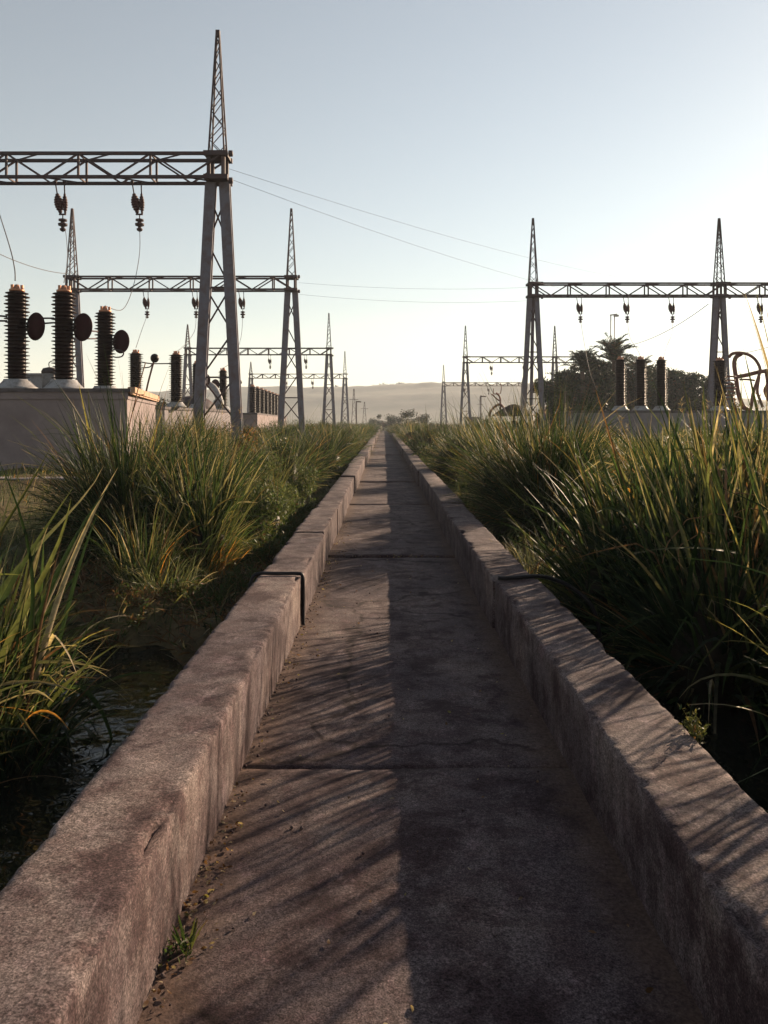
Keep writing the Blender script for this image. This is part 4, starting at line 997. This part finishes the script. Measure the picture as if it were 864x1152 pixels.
tree('broadleaf_tree', 'lower tree between the third bushing and the far right mast', 30.6, 82, 6.9, 2.8, 11250, .34, group=G2)
tree('broadleaf_tree', 'dark tree directly behind the legs of the far right mast', 33.6, 83, 6.6, 2.5, 9000, .34, group=G2)
tree('broadleaf_tree', 'small dark tree at the left foot of the grove beside the shelter', 14.6, 70, 3.6, 1.5, 3500, .28, group=G2)
tree('broadleaf_tree', 'dark tree between the two left palms of the grove', 18.6, 71, 6.0, 2.6, 9000, .34, group=G2)
tree('broadleaf_tree', 'dark tree behind the second and third right bushings', 25.2, 79, 6.6, 2.4, 8000, .34, group=G2)
tree('broadleaf_tree', 'dark low tree filling the hedge line left of the far right mast', 29.0, 79, 5.6, 2.6, 8000, .34, group=G2)
b_g = 'distant round bushes beyond the end of the walkway'
for i, (px, yv, tp, r, lab) in enumerate([(458, 140, 464, 2.6, 'dark round bush just right of the far end of the walkway'), (431, 165, 467, 2.6, 'small round bush left of the far end of the walkway'),
                                      (474, 150, 468, 2.4, 'low bush on the right bank beyond the dark round one'), (444, 175, 469, 2.6, 'faint bush straight beyond the walkway end'), (418, 260, 472, 3, 'faint low bush in the fields left of the walkway end')]):
    p = P(px, tp, yv); tree('round_bush', lab, p.x, yv, p.z, r, 1800, .28, PT, b_g, 12)
tree('broadleaf_tree', 'low hazy tree behind the plinth right of the sunlit end wall', -24, 84, 3.9, 3.2, 2500, .35, cl=14)
rt = [(424, 437, 15, 'tall lone tree crown standing up on the hill ridge'), (447, 437, 12, 'low tree clump on the ridge right of the lone tree'), (460, 438, 12, 'second low tree clump on the ridge'), (485, 436, 14, 'wide tree clump on the ridge above the farthest right gantry'), (532, 437, 13, 'tree clump on the ridge near the middle right gantry'), (382, 441, 12, 'tree clump on the ridge left of centre')]
for px, py, r, lab in rt:
    p = P(px, py, 900); t = thing('ridge_tree', lab, 'tree', (p.x, 900, p.z - 14), 0, 'hazy trees on the hill ridge')
    MB().tube([(0, 0, 0), (0, 0, 12)], 1.0, 6).build('trunk', M['bark'], t)
    parts = [leaves_at((rng.uniform(-.7, .7) * r, rng.uniform(-5, 5), 10 + rng.uniform(-2, 6)), 260, (r * .45, 5, 4.5), 2.4, PT) for _ in range(7)]
    v, f, tt = merge(parts); npmesh('crown', v, f, M['leaf'], t, tt)

# dry weed stalk near the left plinth corner
ws = MB()
ws.tube(crv([(-3.52, 11.0, .1), (-3.55, 11.0, 1.2), (-3.42, 11.0, 1.9), (-3.28, 11.0, 2.42)], 5), .008, 5)
ws.tube(crv([(-3.45, 11.0, 1.75), (-3.38, 11, 1.95), (-3.30, 11, 1.98)], 4), .006, 4)
tag(ws.build('dry_stalk', M['drystem']), 'thin brown dry stalk in front of the sunlit plinth end', 'plant')
# hanging dead stems tangled in the right reeds
tw = MB()
for i in range(9):
    x = 2.5 + random.uniform(-.02, .02); y = 5.85; z = random.uniform(.6, 1.2)
    p = [Vector((x, y, z))]; a = random.uniform(-2.2, 2.2)
    for k in range(6): p.append(p[-1] + Vector((a * .05 * (1 - k * .1) + random.uniform(-.06, .06), random.uniform(-.08, .08), .03 - k * .035 + random.uniform(-.03, .03))))
    tw.tube(crv(p, 3), .004, 4)
tw.tube([(2.5, 5.85, -.5), (2.5, 5.85, 1.25)], .008, 5)
tag(tw.build('dead_stems', M['drystem']), 'tangle of dead brown stems caught in the big right reed clump', 'plant')

# ------------------------------------------------------------------ hill
hx = np.linspace(-1500, 1500, 260); hy = np.concatenate([np.linspace(640, 900, 26), np.linspace(920, 1150, 8)])
HV = np.zeros((len(hy), len(hx), 3))
for j, y in enumerate(hy):
    for i, x in enumerate(hx):
        f = min(1, max(0, (y - 640) / 250)); f = f * f * (3 - 2 * f)
        env = 41.5 * (1 - .42 * min(1, max(0, (x - 190) / 260)) ** 1.2) * (1 - .45 * min(1, max(0, (-x - 150) / 300)))
        hgt = (env + 2.5 * math.sin((x - 10) * .012)) * f + 4.0 * f * fbm(x * .008, y * .02) + 2.0 * f * fbm(x * .05, y * .05, 3) + 1.2 * f * fbm(x * .16, y * .1, 7)
        if y > 905: hgt -= (y - 905) * .05
        HV[j, i] = (x, y, hgt - .8 + (.8 if y > 660 else 0))
I = (np.arange(len(hy) - 1)[:, None] * len(hx) + np.arange(len(hx) - 1)[None, :]).ravel()
tag(npmesh('hill', HV.reshape(-1, 3), np.stack([I, I + 1, I + len(hx) + 1, I + len(hx)], -1), M['hill']), kind='structure')

# ------------------------------------------------------------------ haze
hm = bpy.data.materials.new('haze_air'); hm.use_nodes = True; nt = hm.node_tree; nt.nodes.clear()
out = nt.nodes.new('ShaderNodeOutputMaterial'); pv = nt.nodes.new('ShaderNodeVolumePrincipled')
pv.inputs['Color'].default_value = (.80, .86, .95, 1); pv.inputs['Density'].default_value = .00042; pv.inputs['Anisotropy'].default_value = .1
nt.links.new(pv.outputs[0], out.inputs['Volume'])
hb = MB(); hb.poly_prism([(-1800, -260), (1800, -260), (1800, 1800), (-1800, 1800)], -2.2, 66)
tag(hb.build('haze', hm), 'pale haze hanging over the fields and the hill', 'haze', None, 'stuff')

# ------------------------------------------------------------------ light, sky, camera
AZ, EL = math.radians(44), math.radians(18.0)
w = bpy.data.worlds.new('World'); sc.world = w; w.use_nodes = True; nt = w.node_tree
bg = nt.nodes['Background']; sky = nt.nodes.new('ShaderNodeTexSky'); sky.sky_type = 'NISHITA'; sky.sun_disc = False
sky.sun_elevation = EL; sky.sun_rotation = AZ; sky.air_density = 1.15; sky.dust_density = .2; sky.ozone_density = .6
hs = nt.nodes.new('ShaderNodeHueSaturation'); hs.inputs['Saturation'].default_value = .56
nt.links.new(sky.outputs[0], hs.inputs['Color']); tn = nt.nodes.new('ShaderNodeMix'); tn.data_type = 'RGBA'; tn.blend_type = 'MULTIPLY'; tn.inputs[0].default_value = 1; tn.inputs[7].default_value = (1.0, .985, .945, 1)
nt.links.new(hs.outputs[0], tn.inputs[6]); nt.links.new(tn.outputs[2], bg.inputs['Color']); bg.inputs['Strength'].default_value = .05
sl = bpy.data.lights.new('sun', 'SUN'); sl.energy = 5.0; sl.angle = math.radians(.5); sl.color = (1.0, .76, .53)
so = bpy.data.objects.new('sun', sl); COL.objects.link(so)
d = Vector((math.sin(AZ) * math.cos(EL), math.cos(AZ) * math.cos(EL), math.sin(EL)))
so.rotation_euler = (-d).to_track_quat('-Z', 'Y').to_euler(); so.location = d * 50
cd = bpy.data.cameras.new('camera'); cd.sensor_fit = 'VERTICAL'; cd.sensor_height = 36; cd.lens = 36 * F / 1152
cd.shift_y = -101 / 1152; cd.clip_end = 6000; cd.clip_start = .05
co = bpy.data.objects.new('camera', cd); COL.objects.link(co); co.location = (0, 0, CAM); co.rotation_euler = (PI / 2, 0, 0)
sc.camera = co
vs = sc.view_settings; sc.display_settings.display_device = 'sRGB'
vs.view_transform = 'Standard'; vs.look = 'None'; vs.exposure = 1.55; vs.gamma = 1.0; vs.use_curve_mapping = False
sc.render.engine = 'CYCLES'
cy = sc.cycles; cy.use_denoising = True; cy.max_bounces = 6; cy.volume_bounces = 0; cy.transparent_max_bounces = 4; cy.caustics_reflective = False; cy.caustics_refractive = False
